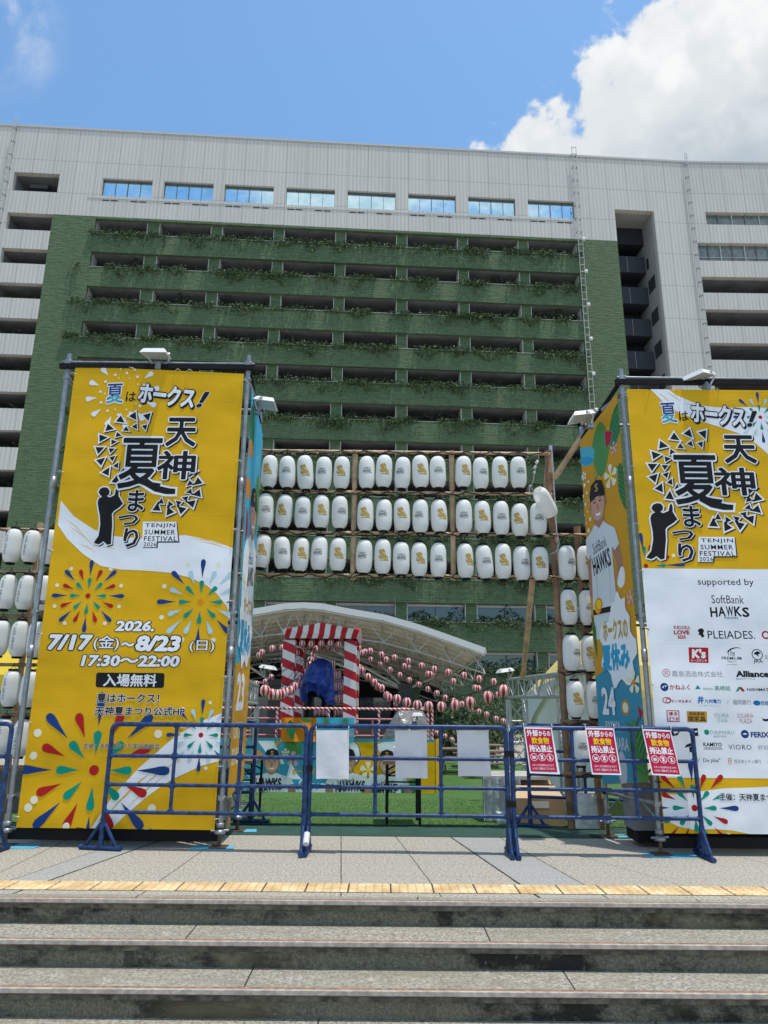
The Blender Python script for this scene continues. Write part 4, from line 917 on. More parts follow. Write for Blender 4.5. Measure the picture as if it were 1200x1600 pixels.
def player(S, c, s, sx=1.0, sy=1.0):
    """printed ball player, drawn from waist to cap; c = chin in uv, s = head height"""
    P_ = lambda pts: [(c[0] + x * s * (sx if y < -.2 else 1), c[1] + y * s * (sy if y < 0 else 1)) for x, y in pts]; cap = 'capblack'
    S.poly(P_([(-.55, -.45), (-1.05, -.75), (-1.25, -1.5), (-1.3, -2.6), (-1.15, -3.5), (-.85, -3.5), (-.8, -2.4), (-.7, -1.6)]), 'skindark', 3)
    S.poly(P_([(.55, -.45), (1.1, -.8), (1.35, -1.6), (1.5, -2.5), (1.25, -3.3), (.98, -3.2), (1.05, -2.4), (.85, -1.6)]), 'skindark', 3)
    S.poly(P_([(1.3, -2.6), (1.55, -2.7), (1.5, -3.3), (1.2, -3.5), (1.0, -3.2)]), 'white', 3)
    S.poly(P_([(-.22, -.12), (-.62, -.38), (-1.12, -.7), (-1.3, -1.5), (-.98, -1.75), (-.82, -1.5), (-.86, -3.0), (-.92, -4.3), (.9, -4.3), (.86, -3.0), (.84, -1.5), (1.02, -1.75), (1.38, -1.5), (1.14, -.7), (.62, -.38), (.22, -.12)]), 'jersey')
    S.poly(P_([(-.92, -4.3), (.9, -4.3), (1.0, -5.6), (-1.0, -5.6)]), 'jersey'); S.poly(P_([(-.92, -4.2), (.9, -4.2), (.91, -4.45), (-.93, -4.45)]), 'black')
    for x in (-.5, .5): S.poly(P_([(x - .03, -4.0), (x + .03, -4.0), (x + .06, -2.2), (x, -2.0)]), 'lgrey')
    S.poly(P_([(-.24, .2), (.24, .2), (.26, -.14), (0, -.42), (-.26, -.14)]), 'skindark')
    S.poly(P_([(-.37, .62), (-.36, .3), (-.24, .08), (-.1, 0), (.1, 0), (.24, .08), (.36, .3), (.37, .62), (.2, .9), (-.2, .9)]), 'skin', 3)
    for x in (-.40, .40): S.disc((c[0] + x * s, c[1] + .45 * s), .07 * s, 'skindark', 10, True, .11 * s)
    S.poly(P_([(-.40, .50), (-.42, .8), (-.3, 1.1), (0, 1.2), (.3, 1.1), (.42, .8), (.40, .50), (.36, .70), (0, .78), (-.36, .70)]), cap)
    S.poly(P_([(-.40, .72), (0, .86), (.40, .72), (.34, .62), (0, .70), (-.34, .62)]), cap, 3)
    for x in (-.15, .15):
        S.poly(P_([(x - .08, .54), (x, .575), (x + .08, .54), (x, .51)]), 'hair'); S.poly(P_([(x - .10, .62), (x, .655), (x + .10, .62), (x, .63)]), 'hair')
    S.poly(P_([(-.03, .48), (-.07, .33), (0, .30), (.07, .33), (.03, .48)]), 'skindark'); S.poly(P_([(-.15, .22), (0, .19), (.15, .22), (.09, .12), (-.09, .12)]), 'white'); S.poly(P_([(-.17, .23), (0, .20), (.17, .23), (0, .235)]), 'skindark')
    S.text('S', (c[0] - .09 * s, c[1] + .84 * s, c[0] + .09 * s, c[1] + 1.08 * s), 'gold', px=False, bold=.03)
    S.text('SoftBank', (c[0] - .62 * s * sx, c[1] - 1.5 * s * sy, c[0] + .45 * s * sx, c[1] - .95 * s * sy), 'black', px=False, bold=.0, rot=.16); S.text('HAWKS', (c[0] - .72 * s * sx, c[1] - 2.5 * s * sy, c[0] + .68 * s * sx, c[1] - 1.6 * s * sy), 'black', px=False, bold=.03, rot=.16)
def side_banner(lab, P0, P1, z_lo0, z_lo1, z_hi0, z_hi1, out_n, right):
    U = (Vector((P1[0], P1[1], 0)) - Vector((P0[0], P0[1], 0))); Wd = U.length; U.normalize(); Nn = U.cross(Vector((0, 0, 1)))
    if Nn.dot(Vector(out_n)) < 0: Nn = -Nn
    S = Sheet(Vector((P0[0], P0[1], 0)) + Nn * .045, U, (0, 0, 1), Nn, .0005)
    quad = [(.035, z_lo0), (Wd - .03, z_lo1), (Wd - .03, z_hi1), (.035, z_hi0)]
    tp = [S.O + S.U * (.03 if i % 2 else Wd - .03) + S.V * (.6 + .37 * i) for i in range(10)]
    T, sh = banner('player_banner', lab, S, quad, tp, lambda p: Vector((0, .3, .1)), 'sky' if not right else 'brown', S.O)
    return S, T, sh, Wd
# right tower: u runs from the back post (0) towards the front post
S, T_, sh, Wd = side_banner('side banner of the right tower with a ball player, orange above and blue below', (2.262, RB), (RX0, RF), .49, .60, 4.17, 4.40, (-1, 0, 0), True)
INK['banorange'] = (.60, .30, .02); INK['banblue'] = (.05, .27, .40)
sp = lambda Z, x, y: S.uv(*Z(x, y))
S.poly([(.035, 1.55), (Wd - .03, 1.80), (Wd - .03, 4.39), (.035, 4.16)], 'banorange'); S.poly([(.035, .495), (Wd - .03, .605), (Wd - .03, 1.80), (.035, 1.55)], 'banblue')
k_ = Wd
mleaf(S, sp(zC, 320, 262), radians(-110), .5, .20, 'leaf'); mleaf(S, sp(zC, 215, 370), radians(-95), .62, .34, 'leaf2')
S.poly([sp(zC, *p) for p in ((240, 425), (295, 422), (286, 495), (248, 535))], 'sgreen'); S.poly([sp(zC, *p) for p in ((246, 428), (289, 426), (280, 490), (252, 525))], 'crimson'); S.poly([sp(zC, *p) for p in ((100, 530), (180, 525), (175, 610), (135, 632), (102, 612))], 'aqua', 3); S.poly([sp(zC, *p) for p in ((106, 585), (172, 580), (165, 612), (135, 628), (106, 612))], 'cyan', 3)
for x, y, r, k in ((280, 690, .13, 'cream'), (300, 525, .07, 'pink'), (125, 690, .05, 'white'), (400, 1400, .07, 'pink')): flower(S, sp(zC, x, y), r, k)
for i in range(16): S.disc(sp(zC, 115 + (i * 37) % 60, 700 + i * 22), .012 + .006 * (i % 3), 'white', 8, i == 0)
mleaf(S, sp(zC, 385, 900), radians(100), .55, .18, 'leaf')
pc = sp(zC, 212, 945); player(S, pc, .37, .70, .60)
S.poly([sp(zD, *p) for p in ((150, 260), (160, 380), (180, 500), (172, 340))], 'leaf')
for x, y in ((185, 230), (190, 215)): S.disc(sp(zD, x, y), .07, 'orange', 16); S.disc(sp(zD, x, y), .05, 'yink', 16)
cloud(S, sp(zD, 290, 440), Wd * .42, .42); cloud(S, sp(zD, 300, 290), Wd * .2, .28); S.base = S.l
def stext(t, Z, x0, y0, x1, y1, k, **kw):
    a, b = sp(Z, x0, (y0 + y1) / 2), sp(Z, x1, (y0 + y1) / 2); c_, d = sp(Z, (x0 + x1) / 2, y0), sp(Z, (x0 + x1) / 2, y1)
    cx, cy = (a.x + b.x) / 2, (c_.y + d.y) / 2; w, h = abs(b.x - a.x), abs(c_.y - d.y); S.text(t, (cx - w / 2, cy - h / 2, cx + w / 2, cy + h / 2), k, px=False, **kw)
stext('ホークスの', zD, 212, 290, 342, 400, 'gold', bold=.05, rot=0); stext('夏休み', zD, 208, 415, 352, 560, 'cyan', bold=.06)
stext('24', zD, 207, 645, 276, 790, 'white', bold=.04); stext('RYOYA', zD, 222, 822, 300, 878, 'lgrey', bold=.03); stext('KURIHARA', zD, 212, 905, 342, 972, 'lgrey', bold=.03)
flower(S, sp(zD, 374, 620), .11, 'cream', 'orange'); S.disc(sp(zD, 325, 752), .075, 'brown', 14); S.disc(sp(zD, 325, 752), .05, 'cream', 12); S.poly([sp(zD, *p) for p in ((388, 740), (418, 775), (402, 822))], 'crimson')
mleaf(S, sp(zD, 440, 1175), radians(105), .62, .32, 'leaf2'); S.disc(sp(zD, 310, 1070), .08, 'lgrey', 14, True, .16)
S.flush('printed_artwork', sh)
# left tower: u from the front post to the back
S, T_, sh, Wd = side_banner('side banner of the left tower with a ball player, blue above and orange below', (LX1, LF), (LX1, LB), .40, .50, 4.50, 4.27, (1, 0, 0), False)
S.poly([(.035, .41), (Wd - .03, .505), (Wd - .03, 1.75), (.035, 1.62)], 'banorange')
mleaf(S, (.12, 4.35), radians(-80), .55, .26, 'leaf'); mleaf(S, (Wd - .15, 3.75), radians(-95), .7, .3, 'leaf2')
S.disc((.16, 3.86), .10, 'orange', 16); S.disc((.16, 3.42), .12, 'orange', 16); S.poly([(.14, 3.2), (.22, 3.15), (.25, 2.95), (.13, 2.85)], 'crimson')
player(S, (Wd * .60, 3.02), .42, .66, .55); S.poly([(.1, 2.75), (.35, 2.9), (.34, 2.3), (.2, 1.9), (.12, 2.2)], 'white', 3); flower(S, (.2, 2.45), .1, 'cream')
cloud(S, (Wd * .5, 1.98), Wd * .46, .42); S.base = S.l; S.text('ホークスの', (.25, 2.14, Wd - .12, 2.32), 'gold', px=False, bold=.05); S.text('夏休み', (.15, 1.72, Wd - .15, 2.08), 'cyan', px=False, bold=.06)
S.text('23', (.16, 1.18, .55, 1.55), 'white', px=False, bold=.04); S.text('UKYO', (.14, .92, .6, 1.08), 'cream', px=False, bold=.03); S.text('SHUTO', (.12, .68, .66, .84), 'cream', px=False, bold=.03)
for i in range(9): S.disc((.62 + .05 * (i % 3), 1.45 - .1 * i), .03, 'pink', 8, i == 0)
S.flush('printed_artwork', sh)

# floodlights on the towers and trusses
def floodlight(lab, p, yaw, arm):
    T = thing('floodlight', lab, 'floodlight', p, 'white floodlights', yaw); Mx = WM[T.name]
    def bb(name, f):
        mb = MB(); f(mb); mb.v = [Mx @ v for v in mb.v]; mb.build(name, T)
    tilt = Matrix.Rotation(radians(9), 4, 'X')
    def head(mb):
        q = [(-.12, 0, 0), (.12, 0, 0), (.14, -.24, 0), (-.14, -.24, 0)]; t = [(-.10, -.02, .045), (.10, -.02, .045), (.11, -.21, .05), (-.11, -.21, .05)]
        vs = [tilt @ (Vector(a)) + Vector((0, arm, .09)) for a in q + t]; mb.add(vs, [(3, 2, 1, 0), (4, 5, 6, 7), (0, 1, 5, 4), (1, 2, 6, 5), (2, 3, 7, 6), (3, 0, 4, 7)], M_WHITEPLASTIC)
        for k in range(6):
            x = -.08 + .032 * k; a = tilt @ Vector((x, -.03, .048)) + Vector((0, arm, .09)); b = tilt @ Vector((x, -.19, .052)) + Vector((0, arm, .09)); mb.beam(a, b, .006, .02, M_WHITEPLASTIC)
    bb('lamp_head', head)
    bb('lens', lambda mb: mb.add([tilt @ Vector(a) + Vector((0, arm, .09)) for a in ((-.10, -.02, -.004), (.10, -.02, -.004), (.12, -.22, -.004), (-.12, -.22, -.004))], [(0, 1, 2, 3)], M_GLASSLAMP))
    def br(mb):
        for s_ in (-1, 1): mb.tube([(s_ * .05, 0, 0), (s_ * .10, arm * .5, .07), (s_ * .125, arm - .1, .11)], .010, M_WIRE, 6)
        mb.box((0, 0, 0), (.06, .06, .08), M_STEEL); mb.tube([(.02, 0, .02), (-.03, .05, .1), (.0, arm, .15)], .006, M_BLACK, 5)
    bb('bracket', br); return T
floodlight('white floodlight on the top bar of the left yellow banner', at(248, 572, LF - .03), 0, 0.02)
floodlight('white floodlight reaching out from the inner side of the left tower', at(402, 642, 7.2), radians(90), .03)
floodlight('white floodlight reaching out from the inner side of the right tower', at(922, 664, 7.1), radians(-90), .03)
floodlight('white floodlight on the top bar of the right sponsor banner', at(1103, 604, RF - .03), radians(-60), 0.02)

# blue pads under the jacks
PAD = pmat('blue_pad', (.10, .38, .52), .7, var=.15, vscale=8)
def pad(x, y, w, d, rz, lab):
    mb = MB(); Rz = Matrix.Rotation(rz, 4, 'Z'); mb.box((x, y, .0022), (w, d, .0036), PAD, Rz); mb.box((x + .06, y + .01, .0052), (w * .75, d * .8, .0016), PAD, Matrix.Rotation(rz + .15, 4, 'Z'))
    tag(mb.build('ground_pad', None, (x, y, 0)), lab, 'pad', 'blue pads under the scaffold feet')
pad(LX0 + .1, LF - .02, .42, .22, .05, 'light blue pad under the outer front foot of the left tower')
pad(LX1 - .06, LF - .01, .36, .20, -.04, 'light blue pad under the inner front foot of the left tower')
pad(LX1 + .0, LB, .36, .2, .0, 'light blue pad under the inner rear foot of the left tower')
pad(RX0 + .07, RF - .02, .42, .22, .06, 'light blue pad under the inner front foot of the right tower')
pad(2.262, RB, .36, .2, -.05, 'light blue pad under the inner rear foot of the right tower')

# ================================================================== BARRIERS AND NOTICES
BW, BH = 1.79, 1.065
def make_barrier(lab, P, Q, feet=(0, 0)):
    """blue tube barrier from ground point P to Q; feet = turn of each foot"""
    P, Q = Vector((P[0], P[1], 0)), Vector((Q[0], Q[1], 0)); d = Q - P; L = d.length; rz = atan2(d.y, d.x)
    T = thing('blue_barrier', lab, 'barrier', P + Vector((0, 0, gz(P.y))), 'blue tube barriers', rz); Mx = WM[T.name]; r = .0205
    def part(name, f): mb = MB(); f(mb); mb.v = [Mx @ v for v in mb.v]; return mb.build(name, T)
    RZ = (.315, .545, .790)
    def outer(mb):
        c = .05; pts = [(0, 0, .16), (0, 0, BH - c)] + [(c - c * cos(a), 0, BH - c + c * sin(a)) for a in (pi / 6, pi / 3, pi / 2)] + [(L - c + c * sin(a), 0, BH - c + c * cos(a)) for a in (0, pi / 6, pi / 3, pi / 2)] + [(L, 0, .16)]
        mb.tube(pts, r, M_BLUE, 10)
    part('outer_frame', outer)
    def gus(mb, x, z, dirs):   # rounded infill plates at a crossing
        s, t = .078, .009
        for (a, b) in dirs:
            cv = [(x, z), (x + a * s, z)] + [(x + a * (s - s * sin(k * pi / 8)), z + b * (s - s * cos(k * pi / 8))) for k in range(5)][1:]
            f = [(p[0], -t, p[1]) for p in cv]; bk = [(p[0], t, p[1]) for p in cv]; n_ = len(cv)
            mb.add(f + bk, [list(range(n_)), list(range(2 * n_ - 1, n_ - 1, -1))] + [(i, (i + 1) % n_, n_ + (i + 1) % n_, n_ + i) for i in range(n_)], M_BLUE)
    for z in RZ:
        part('rail', lambda mb: mb.tube([(0, 0, z), (L, 0, z)], r * .82, M_BLUE, 10))
    for f in (1 / 3, 2 / 3): part('upright', lambda mb: mb.tube([(L * f, 0, RZ[0]), (L * f, 0, BH)], r * .82, M_BLUE, 10))
    def gs(mb):
        for f in (0, 1 / 3, 2 / 3, 1):
            sd = ((1,), (-1, 1), (-1, 1), (-1,))[[0, 1 / 3, 2 / 3, 1].index(f)]
            for z in (*RZ, BH):
                vv = (1, -1) if RZ[0] < z < BH else ((-1,) if z == BH else ((1, -1) if f in (0, 1) else (1,)))
                gus(mb, L * f, z, [(a, b) for a in sd for b in vv])
    part('corner_plates', gs)
    for x, ft in ((0, feet[0]), (L, feet[1])):
        def foot(mb):
            R_ = Matrix.Rotation(ft, 4, 'Z'); o = Vector((x, 0, 0)); q = lambda a, z: o + R_ @ Vector((0, a, z))
            mb.tube([q(-.2, .022), q(.2, .022)], .021, M_BLUEFOOT, 8); mb.tube([q(0, .02), q(0, .26)], .024, M_BLUEFOOT, 10)
            for s_ in (-1, 1): mb.tube([q(s_ * .15, .03), q(s_ * .02, .22)], .016, M_BLUEFOOT, 8)
        part('foot', foot)
    return T
B1 = make_barrier('blue barrier standing before the left yellow banner', (-2.47, 6.80), (-.685, 6.74), (radians(82), .05))
B2 = make_barrier('blue barrier in the middle of the gateway carrying three white sheets', (-.645, 6.76), (1.115, 6.72))
B3 = make_barrier('blue barrier on the right carrying the red notices', (1.165, 6.71), (2.79, 6.68))
B4 = make_barrier('blue barrier cut off by the left edge of the photo', (-5.1, 6.74), (-3.30, 6.62))
B5 = make_barrier('blue barrier standing behind on the turf at the right, beside the bamboo post', (1.62, 8.32), (3.36, 7.88), (radians(82), 0))
B6 = make_barrier('blue barrier standing back behind the inner side of the left tower', (-2.9, 8.15), (-1.42, 8.36), (0, radians(80)))
for z, (x, y) in ((.84, (1.14, 6.715)), (.42, (1.14, 6.715)), (.7, (-.665, 6.75))):
    mb = MB(); mb.box((x, y, z), (.085, .055, .05), M_BLACK); o = mb.build('black_band', B3 if x > 0 else B2)
mb = MB(); mb.tube([(-.645, 6.60, .10), (-.645, 6.68, .17)], .028, M_SHEET, 8); o = mb.build('white_tape', B2)

def hang_sheet(lab, pxs, Y, dY, red=False):
    tlp, trp, brp, blp = [at(x, y, Y + (0 if i < 2 else dY)) for i, (x, y) in enumerate(pxs)]
    T = thing('paper_notice' if red else 'white_sheet', lab, 'notice' if red else 'sheet', (tlp + trp) / 2, 'red notices on the barrier' if red else 'white sheets on the barrier')
    n_ = 8; mb = MB(); vs = []
    U = (trp - tlp); V = (tlp - blp)
    for j in range(n_ + 1):
        for i in range(n_ + 1):
            a, b = i / n_, j / n_; p = (blp * (1 - a) + brp * a) * (1 - b) + (tlp * (1 - a) + trp * a) * b
            if not red: p = p + Vector((0, .012 * sin(a * 5 + b * 3) * (1 - b) + .006 * mnoise.noise((a * 3, b * 4, Y * 9 + pxs[0][0])), 0))
            vs.append(p)
    mb.add(vs, [(j * (n_ + 1) + i, j * (n_ + 1) + i + 1, (j + 1) * (n_ + 1) + i + 1, (j + 1) * (n_ + 1) + i) for j in range(n_) for i in range(n_)], M_SHEET if not red else ink('white'), True)
    sh = mb.build('paper', T)
    for p in (tlp, trp):
        mb = MB(); mb.tube([p + Vector((0, -.012, -.01)), p + Vector((0, -.012, .03)), p + Vector((0, .05, .035)), p + Vector((0, .05, -.02))], .003, M_WIRE, 5); mb.build('string', T)
    if red:
        N_ = U.cross(V).normalized()
        if N_.y > 0: N_ = -N_
        S = Sheet(blp, U, V, N_, .0004); w, h = U.length, V.length; sk = V.dot(U.normalized()) / h
        S.V = V.normalized(); r = lambda a, b, c, d: (a * w, b * h, c * w, d * h)
        S.rect(w * .04, h * .035, w * .96, h * .965, 'crimson'); S.base = S.l
        def Tn(t, a, b, c, d, k='white', bo=.03): S.text(t, r(a, b, c, d), k, px=False, bold=bo)
        Tn('外部', .08, .80, .48, .945, 'white', .03); Tn('からの', .50, .81, .92, .925); Tn('飲食物', .21, .635, .83, .785, 'yink', .026); Tn('持込禁止', .10, .455, .90, .615, 'white', .03)
        for q in (.22, .50, .78):
            S.disc((q * w, .345 * h), .125 * w, 'white', 24); S.disc((q * w, .345 * h), .108 * w, 'crimson', 24)
            if q < .3: S.poly([((q - .05) * w, .31 * h), ((q + .05) * w, .31 * h), ((q + .06) * w, .37 * h), ((q - .06) * w, .37 * h)], 'white')
            elif q < .6: S.poly([((q - .035) * w, .30 * h), ((q + .035) * w, .30 * h), ((q + .045) * w, .39 * h), ((q - .045) * w, .39 * h)], 'white')
            else: S.poly([((q - .03) * w, .30 * h), ((q + .03) * w, .30 * h), ((q + .03) * w, .355 * h), ((q + .012) * w, .39 * h), ((q - .012) * w, .39 * h), ((q - .03) * w, .355 * h)], 'white')
            S.poly([((q - .085) * w, .385 * h), ((q - .07) * w, .40 * h), ((q + .085) * w, .305 * h), ((q + .07) * w, .29 * h)], 'crimson'); 
            S.poly([((q - .08) * w, .388 * h), ((q - .072) * w, .396 * h), ((q + .08) * w, .302 * h), ((q + .072) * w, .294 * h)], 'white')
        Tn('スタッフがお声をかけさせて', .12, .15, .88, .20, 'white', .01); Tn('いただく場合がございます。', .12, .075, .90, .13, 'white', .01)
        S.flush('lettering', sh)
hang_sheet('white sheet hung in front of the middle barrier, beside its left end', [(494, 1141), (545, 1141), (545, 1217), (494, 1217)], 6.70, -.02)
hang_sheet('white sheet hung behind the rails of the middle barrier in front of the black table', [(617, 1141), (667, 1141), (668, 1216), (618, 1216)], 6.77, .05)
hang_sheet('white sheet hung behind the rails of the middle barrier, nearest its right end', [(714, 1141), (763, 1141), (767, 1213), (716, 1213)], 6.765, .05)
hang_sheet('red notice with white and yellow writing, leftmost of the three on the right barrier', [(818, 1136), (862, 1137), (875, 1210), (828, 1208)], 6.67, -.06, True)
hang_sheet('red notice with white and yellow writing, middle one of the three on the right barrier', [(914, 1137), (959, 1138), (971, 1211), (925, 1210)], 6.66, -.06, True)
hang_sheet('red notice with white and yellow writing, nearest to the sponsor banner', [(1003, 1139), (1048, 1141), (1064, 1213), (1019, 1211)], 6.655, -.06, True)

# ================================================================== LANTERN WALL
LY = 8.0
FR = thing('bamboo_trellis', 'bamboo pole trellis hung with white paper lanterns between and behind the towers', 'trellis', (.2, LY, 0))
def bamboo(p, q, r, name, mat=None, parent=None):
    p, q = Vector(p), Vector(q); L = (q - p).length; mb = MB(); pts = []; rr = []; s = 0; k = 0
    n_ = max(2, int(L / .28)); 
    for i in range(n_ + 1):
        t = i / n_; b = p.lerp(q, t)
        if 0 < i < n_:
            d = (q - p).normalized(); pts += [b - d * .012, b, b + d * .012]; rr += [r * .97, r * 1.14, r * .97]
        else: pts.append(b); rr.append(r)
    mb.tube(pts, rr, mat or M_BAMBOO, 10); return mb.build(name, parent or FR)
zrow = [at(600, 707, LY).z, at(600, 770, LY).z, at(600, 833, LY).z, at(600, 899, LY).z]
zlow = [zrow[3] - .52 - .53 * i for i in range(4)]
XP0, XP1, XP2, XP3 = at(553, 800, LY).x, at(707, 800, LY).x, at(860, 800, LY).x, 2.62
for i, z in enumerate(zrow):
    xr = XP2 + .02 if i < 2 else XP3
    bamboo((-1.62 if i < 2 else -4.9, LY - .03, z), (xr, LY - .03, z - .012), .020, 'beam', M_BAMBOO)
for z in zlow:
    bamboo((XP2 - .02, LY - .03, z), (XP3, LY - .03, z - .004), .022, 'beam', M_BROWNPOST); bamboo((-4.9, LY - .03, z + .02), (-2.2, LY - .03, z + .02), .020, 'beam', M_BROWNPOST)
for i, z in enumerate(zrow + zlow):
    mb = MB(); x0, x1 = (-1.5, XP2) if i < 2 else ((-4.8, XP3 - .1) if i < 4 else (XP2, XP3 - .1)); pts = []; x = x0
    while x < x1: pts.append((x, LY - .062, z - .022 + .018 * sin(x * 21) + .008 * sin(x * 47 + i))); x += .05
    mb.tube(pts, .0065, M_BLACK, 5); mb.build('cable', FR)
for x in (XP0, XP1): bamboo((x, LY + .012, zrow[3] - .05), (x, LY + .012, zrow[0] + .03), .030, 'post', M_BAMBOO)
bamboo((2.02, LY + .14, gz(8.14)), (XP2 + .01, LY + .012, zrow[0] + .04), .042, 'post', M_BROWNPOST)
bamboo((2.33, LY + .12, gz(8.1)), (2.24, LY + .012, zrow[2] + .1), .040, 'post', M_BROWNPOST)
bamboo((-1.50, LY + .012, 1.9), (-1.47, LY + .012, zrow[3] + .2), .018, 'post', M_BAMBOO)
for x in (-1.62, -4.0, -4.9): bamboo((x, LY + .05, gz(8.05)), (x, LY + .05, zrow[2] + .1 if x < -3 else zrow[0]), .034, 'post', M_BAMBOO)
mb = MB(); mb.tube([(XP2 + .06, LY + .05, zrow[3]), (XP2 + .055, LY + .05, zrow[0] + .12)], .022, M_ALU, 8); mb.build('steel_pipe', FR)
a_, b_ = at(866, 748, LY - .02), at(928, 652, 7.62); mb = MB(); mb.beam(a_, b_, .045, .05, M_TIMBER); mb.build('timber_brace', FR)
mb = MB(); mb.beam(at(852, 765, LY + .1), at(856, 705, LY + .05), .04, .04, M_TIMBER); mb.build('timber_brace', FR)
bamboo(at(832, 905, LY + .03), at(817, 1058, 9.2), .034, 'slanting_prop', M_BAMBOO)
for z in zrow: 
    for x in (XP0, XP1, XP2): mb = MB(); mb.tube([(x - .03, LY - .055, z - .03), (x + .03, LY - .055, z + .03), (x + .03, LY + .05, z - .01), (x - .03, LY - .055, z + .02)], .005, M_BLACK, 5); mb.build('lashing', FR)

LR, LH = .0925, .395
def lan_r(t):   # t in -1..1
    return max(.048, LR * (1 - abs(t) ** 4.2) ** .42) * (1 - .02 * t)
def lan_prof(open_=False):
    o = []; N_ = 36
    for i in range(N_ + 1):
        t = -1 + 2 * i / N_; t2 = math.copysign(1 - (1 - abs(t)) ** 1.35, t); o.append((lan_r(t2) + (.0021 if i % 2 else -.0012), t2 * LH / 2))
    return o
def wrap_text(mb, items, R):
    """flat print wrapped round the lantern's front"""
    for txt, x, y, w, h, mat, bold, rot in items:
        vs, fs = glyphs(txt, bold); xs = [p[0] for p in vs]; ys = [p[1] for p in vs]; cx, cy = (min(xs) + max(xs)) / 2, (min(ys) + max(ys)) / 2; sx, sy = w / (max(xs) - min(xs)), h / (max(ys) - min(ys))
        bm = bmesh.new(); bv = []
        for a, b in vs:
            X, Y = (a - cx) * sx, (b - cy) * sy; bv.append(bm.verts.new((x + X * cos(rot) - Y * sin(rot), y + X * sin(rot) + Y * cos(rot), 0)))
        for f in fs:
            try: bm.faces.new([bv[i] for i in f])
            except ValueError: pass
        bmesh.ops.triangulate(bm, faces=bm.faces[:])
        for _ in range(2):
            es = [e for e in bm.edges if e.calc_length() > .018]
            if es: bmesh.ops.subdivide_edges(bm, edges=es, cuts=1); bmesh.ops.triangulate(bm, faces=bm.faces[:])
        bm.verts.index_update(); q = []
        for v in bm.verts:
            t = max(-.98, min(.98, v.co.y / (LH / 2))); r = lan_r(t) + .0022; a = v.co.x / R; q.append((r * sin(a), -r * cos(a), v.co.y))
        mb.add(q, [[v.index for v in f.verts] for f in bm.faces], mat); bm.free()
M_GOLD = pmat('print_gold', (.44, .29, .055), .6); M_INK = pmat('print_black', (.02, .02, .02), .6)
def make_lantern(kind):
    T = thing('paper_lantern', 'white paper lantern', 'lantern', (0, 0, 0), 'white paper lanterns')
    mb = MB(); mb.lathe(lan_prof(), (0, 0, 0), M_PAPER, 22); mb.build('paper_body', T)
    for z, s_ in ((LH / 2 + .004, 1), (-LH / 2 - .004, -1)):
        mb = MB(); mb.lathe([(.043, -.012), (.05, -.010), (.052, .008), (.047, .014), (.03, .014), (.03, -.01), (.043, -.012)], (0, 0, z), M_BLACK, 16); mb.build('end_ring', T)
    mb = MB(); mb.tube([(-.045, 0, LH / 2 + .01), (0, 0, LH / 2 + .05), (.045, 0, LH / 2 + .01)], .003, M_BLACK, 5); mb.tube([(0, 0, LH / 2 + .05), (0, 0, LH / 2 + .085)], .004, M_BLACK, 5); mb.build('hanger', T)
    mb = MB()
    if kind == 'S':
        wrap_text(mb, [('S', -.014, .014, .074, .108, M_GOLD, .07, 0), ('h', .034, -.016, .042, .072, M_GOLD, .07, 0), ('-', .014, -.052, .098, .011, M_GOLD, .05, 0), ('-', -.022, .062, .06, .011, M_GOLD, .05, .25)], LR)
    elif kind == 'H':
        wrap_text(mb, [('SoftBank', 0, .030, .078, .026, M_INK, .0, .08), ('HAWKS', 0, -.008, .100, .044, M_INK, .02, 0), ('FUKUOKA', .0, -.038, .042, .008, M_INK, .0, 0)], LR)
    elif kind == 'V':
        for i, ch in enumerate('プレミアムモルツ'): wrap_text(mb, [(ch, -.006 * i / 8 - .015, .145 - .036 * i, .030, .029, M_INK, .018, -.05)], LR)
    if mb.v: mb.build('emblem', T)
    return T
PROTO = {k: make_lantern(k) for k in 'SHV'}; USED = set()
rl = random.Random(21)
def lantern(kind, x, y, Y, lab, tilt=0, turn=None):
    p = at(x, y, Y); rot = (rl.gauss(0, .02), radians(tilt), turn if turn is not None else rl.gauss(0, .22))
    if kind not in USED:
        T = PROTO[kind]; USED.add(kind); T.location = p; T.rotation_euler = rot; T['label'] = lab
    else: T = dup(PROTO[kind], p, rot, lab)
    T.scale = (1 + rl.gauss(0, .015),) * 2 + (1 + rl.gauss(0, .022),)
    return T
DESC = {'S': 'white lantern with gold emblem', 'H': 'white lantern with black script', 'V': 'white lantern with vertical writing'}
ROWS = [(['SHSHS', 'HSHSH', 'SHSH'], 738, 738, [[421, 449, 477, 506, 534], [573, 600, 629, 657, 684], [724, 751, 781, 810]]),
        (['HSHSH', 'SHSHS', 'HSHSH'], 800, 811, [[415, 444, 473, 502, 531], [571, 600, 628, 657, 686], [725, 754, 783, 812, 841]]),
        (['SHSHS', 'HSHSH', 'SHSHS'], 865, 879, [[410, 441, 470, 499, 528], [569, 598, 627, 655, 685], [727, 757, 786, 815, 844]])]
BAYN = ['left bay', 'middle bay', 'right bay']; RN = ['top', 'middle', 'bottom']
tl_ = {(0, 0, 0): 1.5, (0, 0, 2): -4, (2, 0, 0): 4, (2, 0, 1): -5, (2, 0, 2): 3, (2, 2, 1): -5, (1, 0, 1): 4, (2, 0, 4): 1}
for ri, (pat, y0, y1, xs) in enumerate(ROWS):
    for bi in range(3):
        for k, ch in enumerate(pat[bi]):
            x = xs[bi][k]; y = (y0 - 2) + (y1 - y0 + 4) * (x - 410) / 434 if ri else 736 + 4 * (x - 421) / 389 + (2 if bi == 0 else 0)
            lantern(ch, x, y + rl.uniform(-1.5, 1.5), LY - .06, '%s, %s from left, %s row, %s' % (DESC[ch], ORD[k], RN[ri], BAYN[bi]), tl_.get((ri, bi, k), rl.gauss(0, 1.2)))
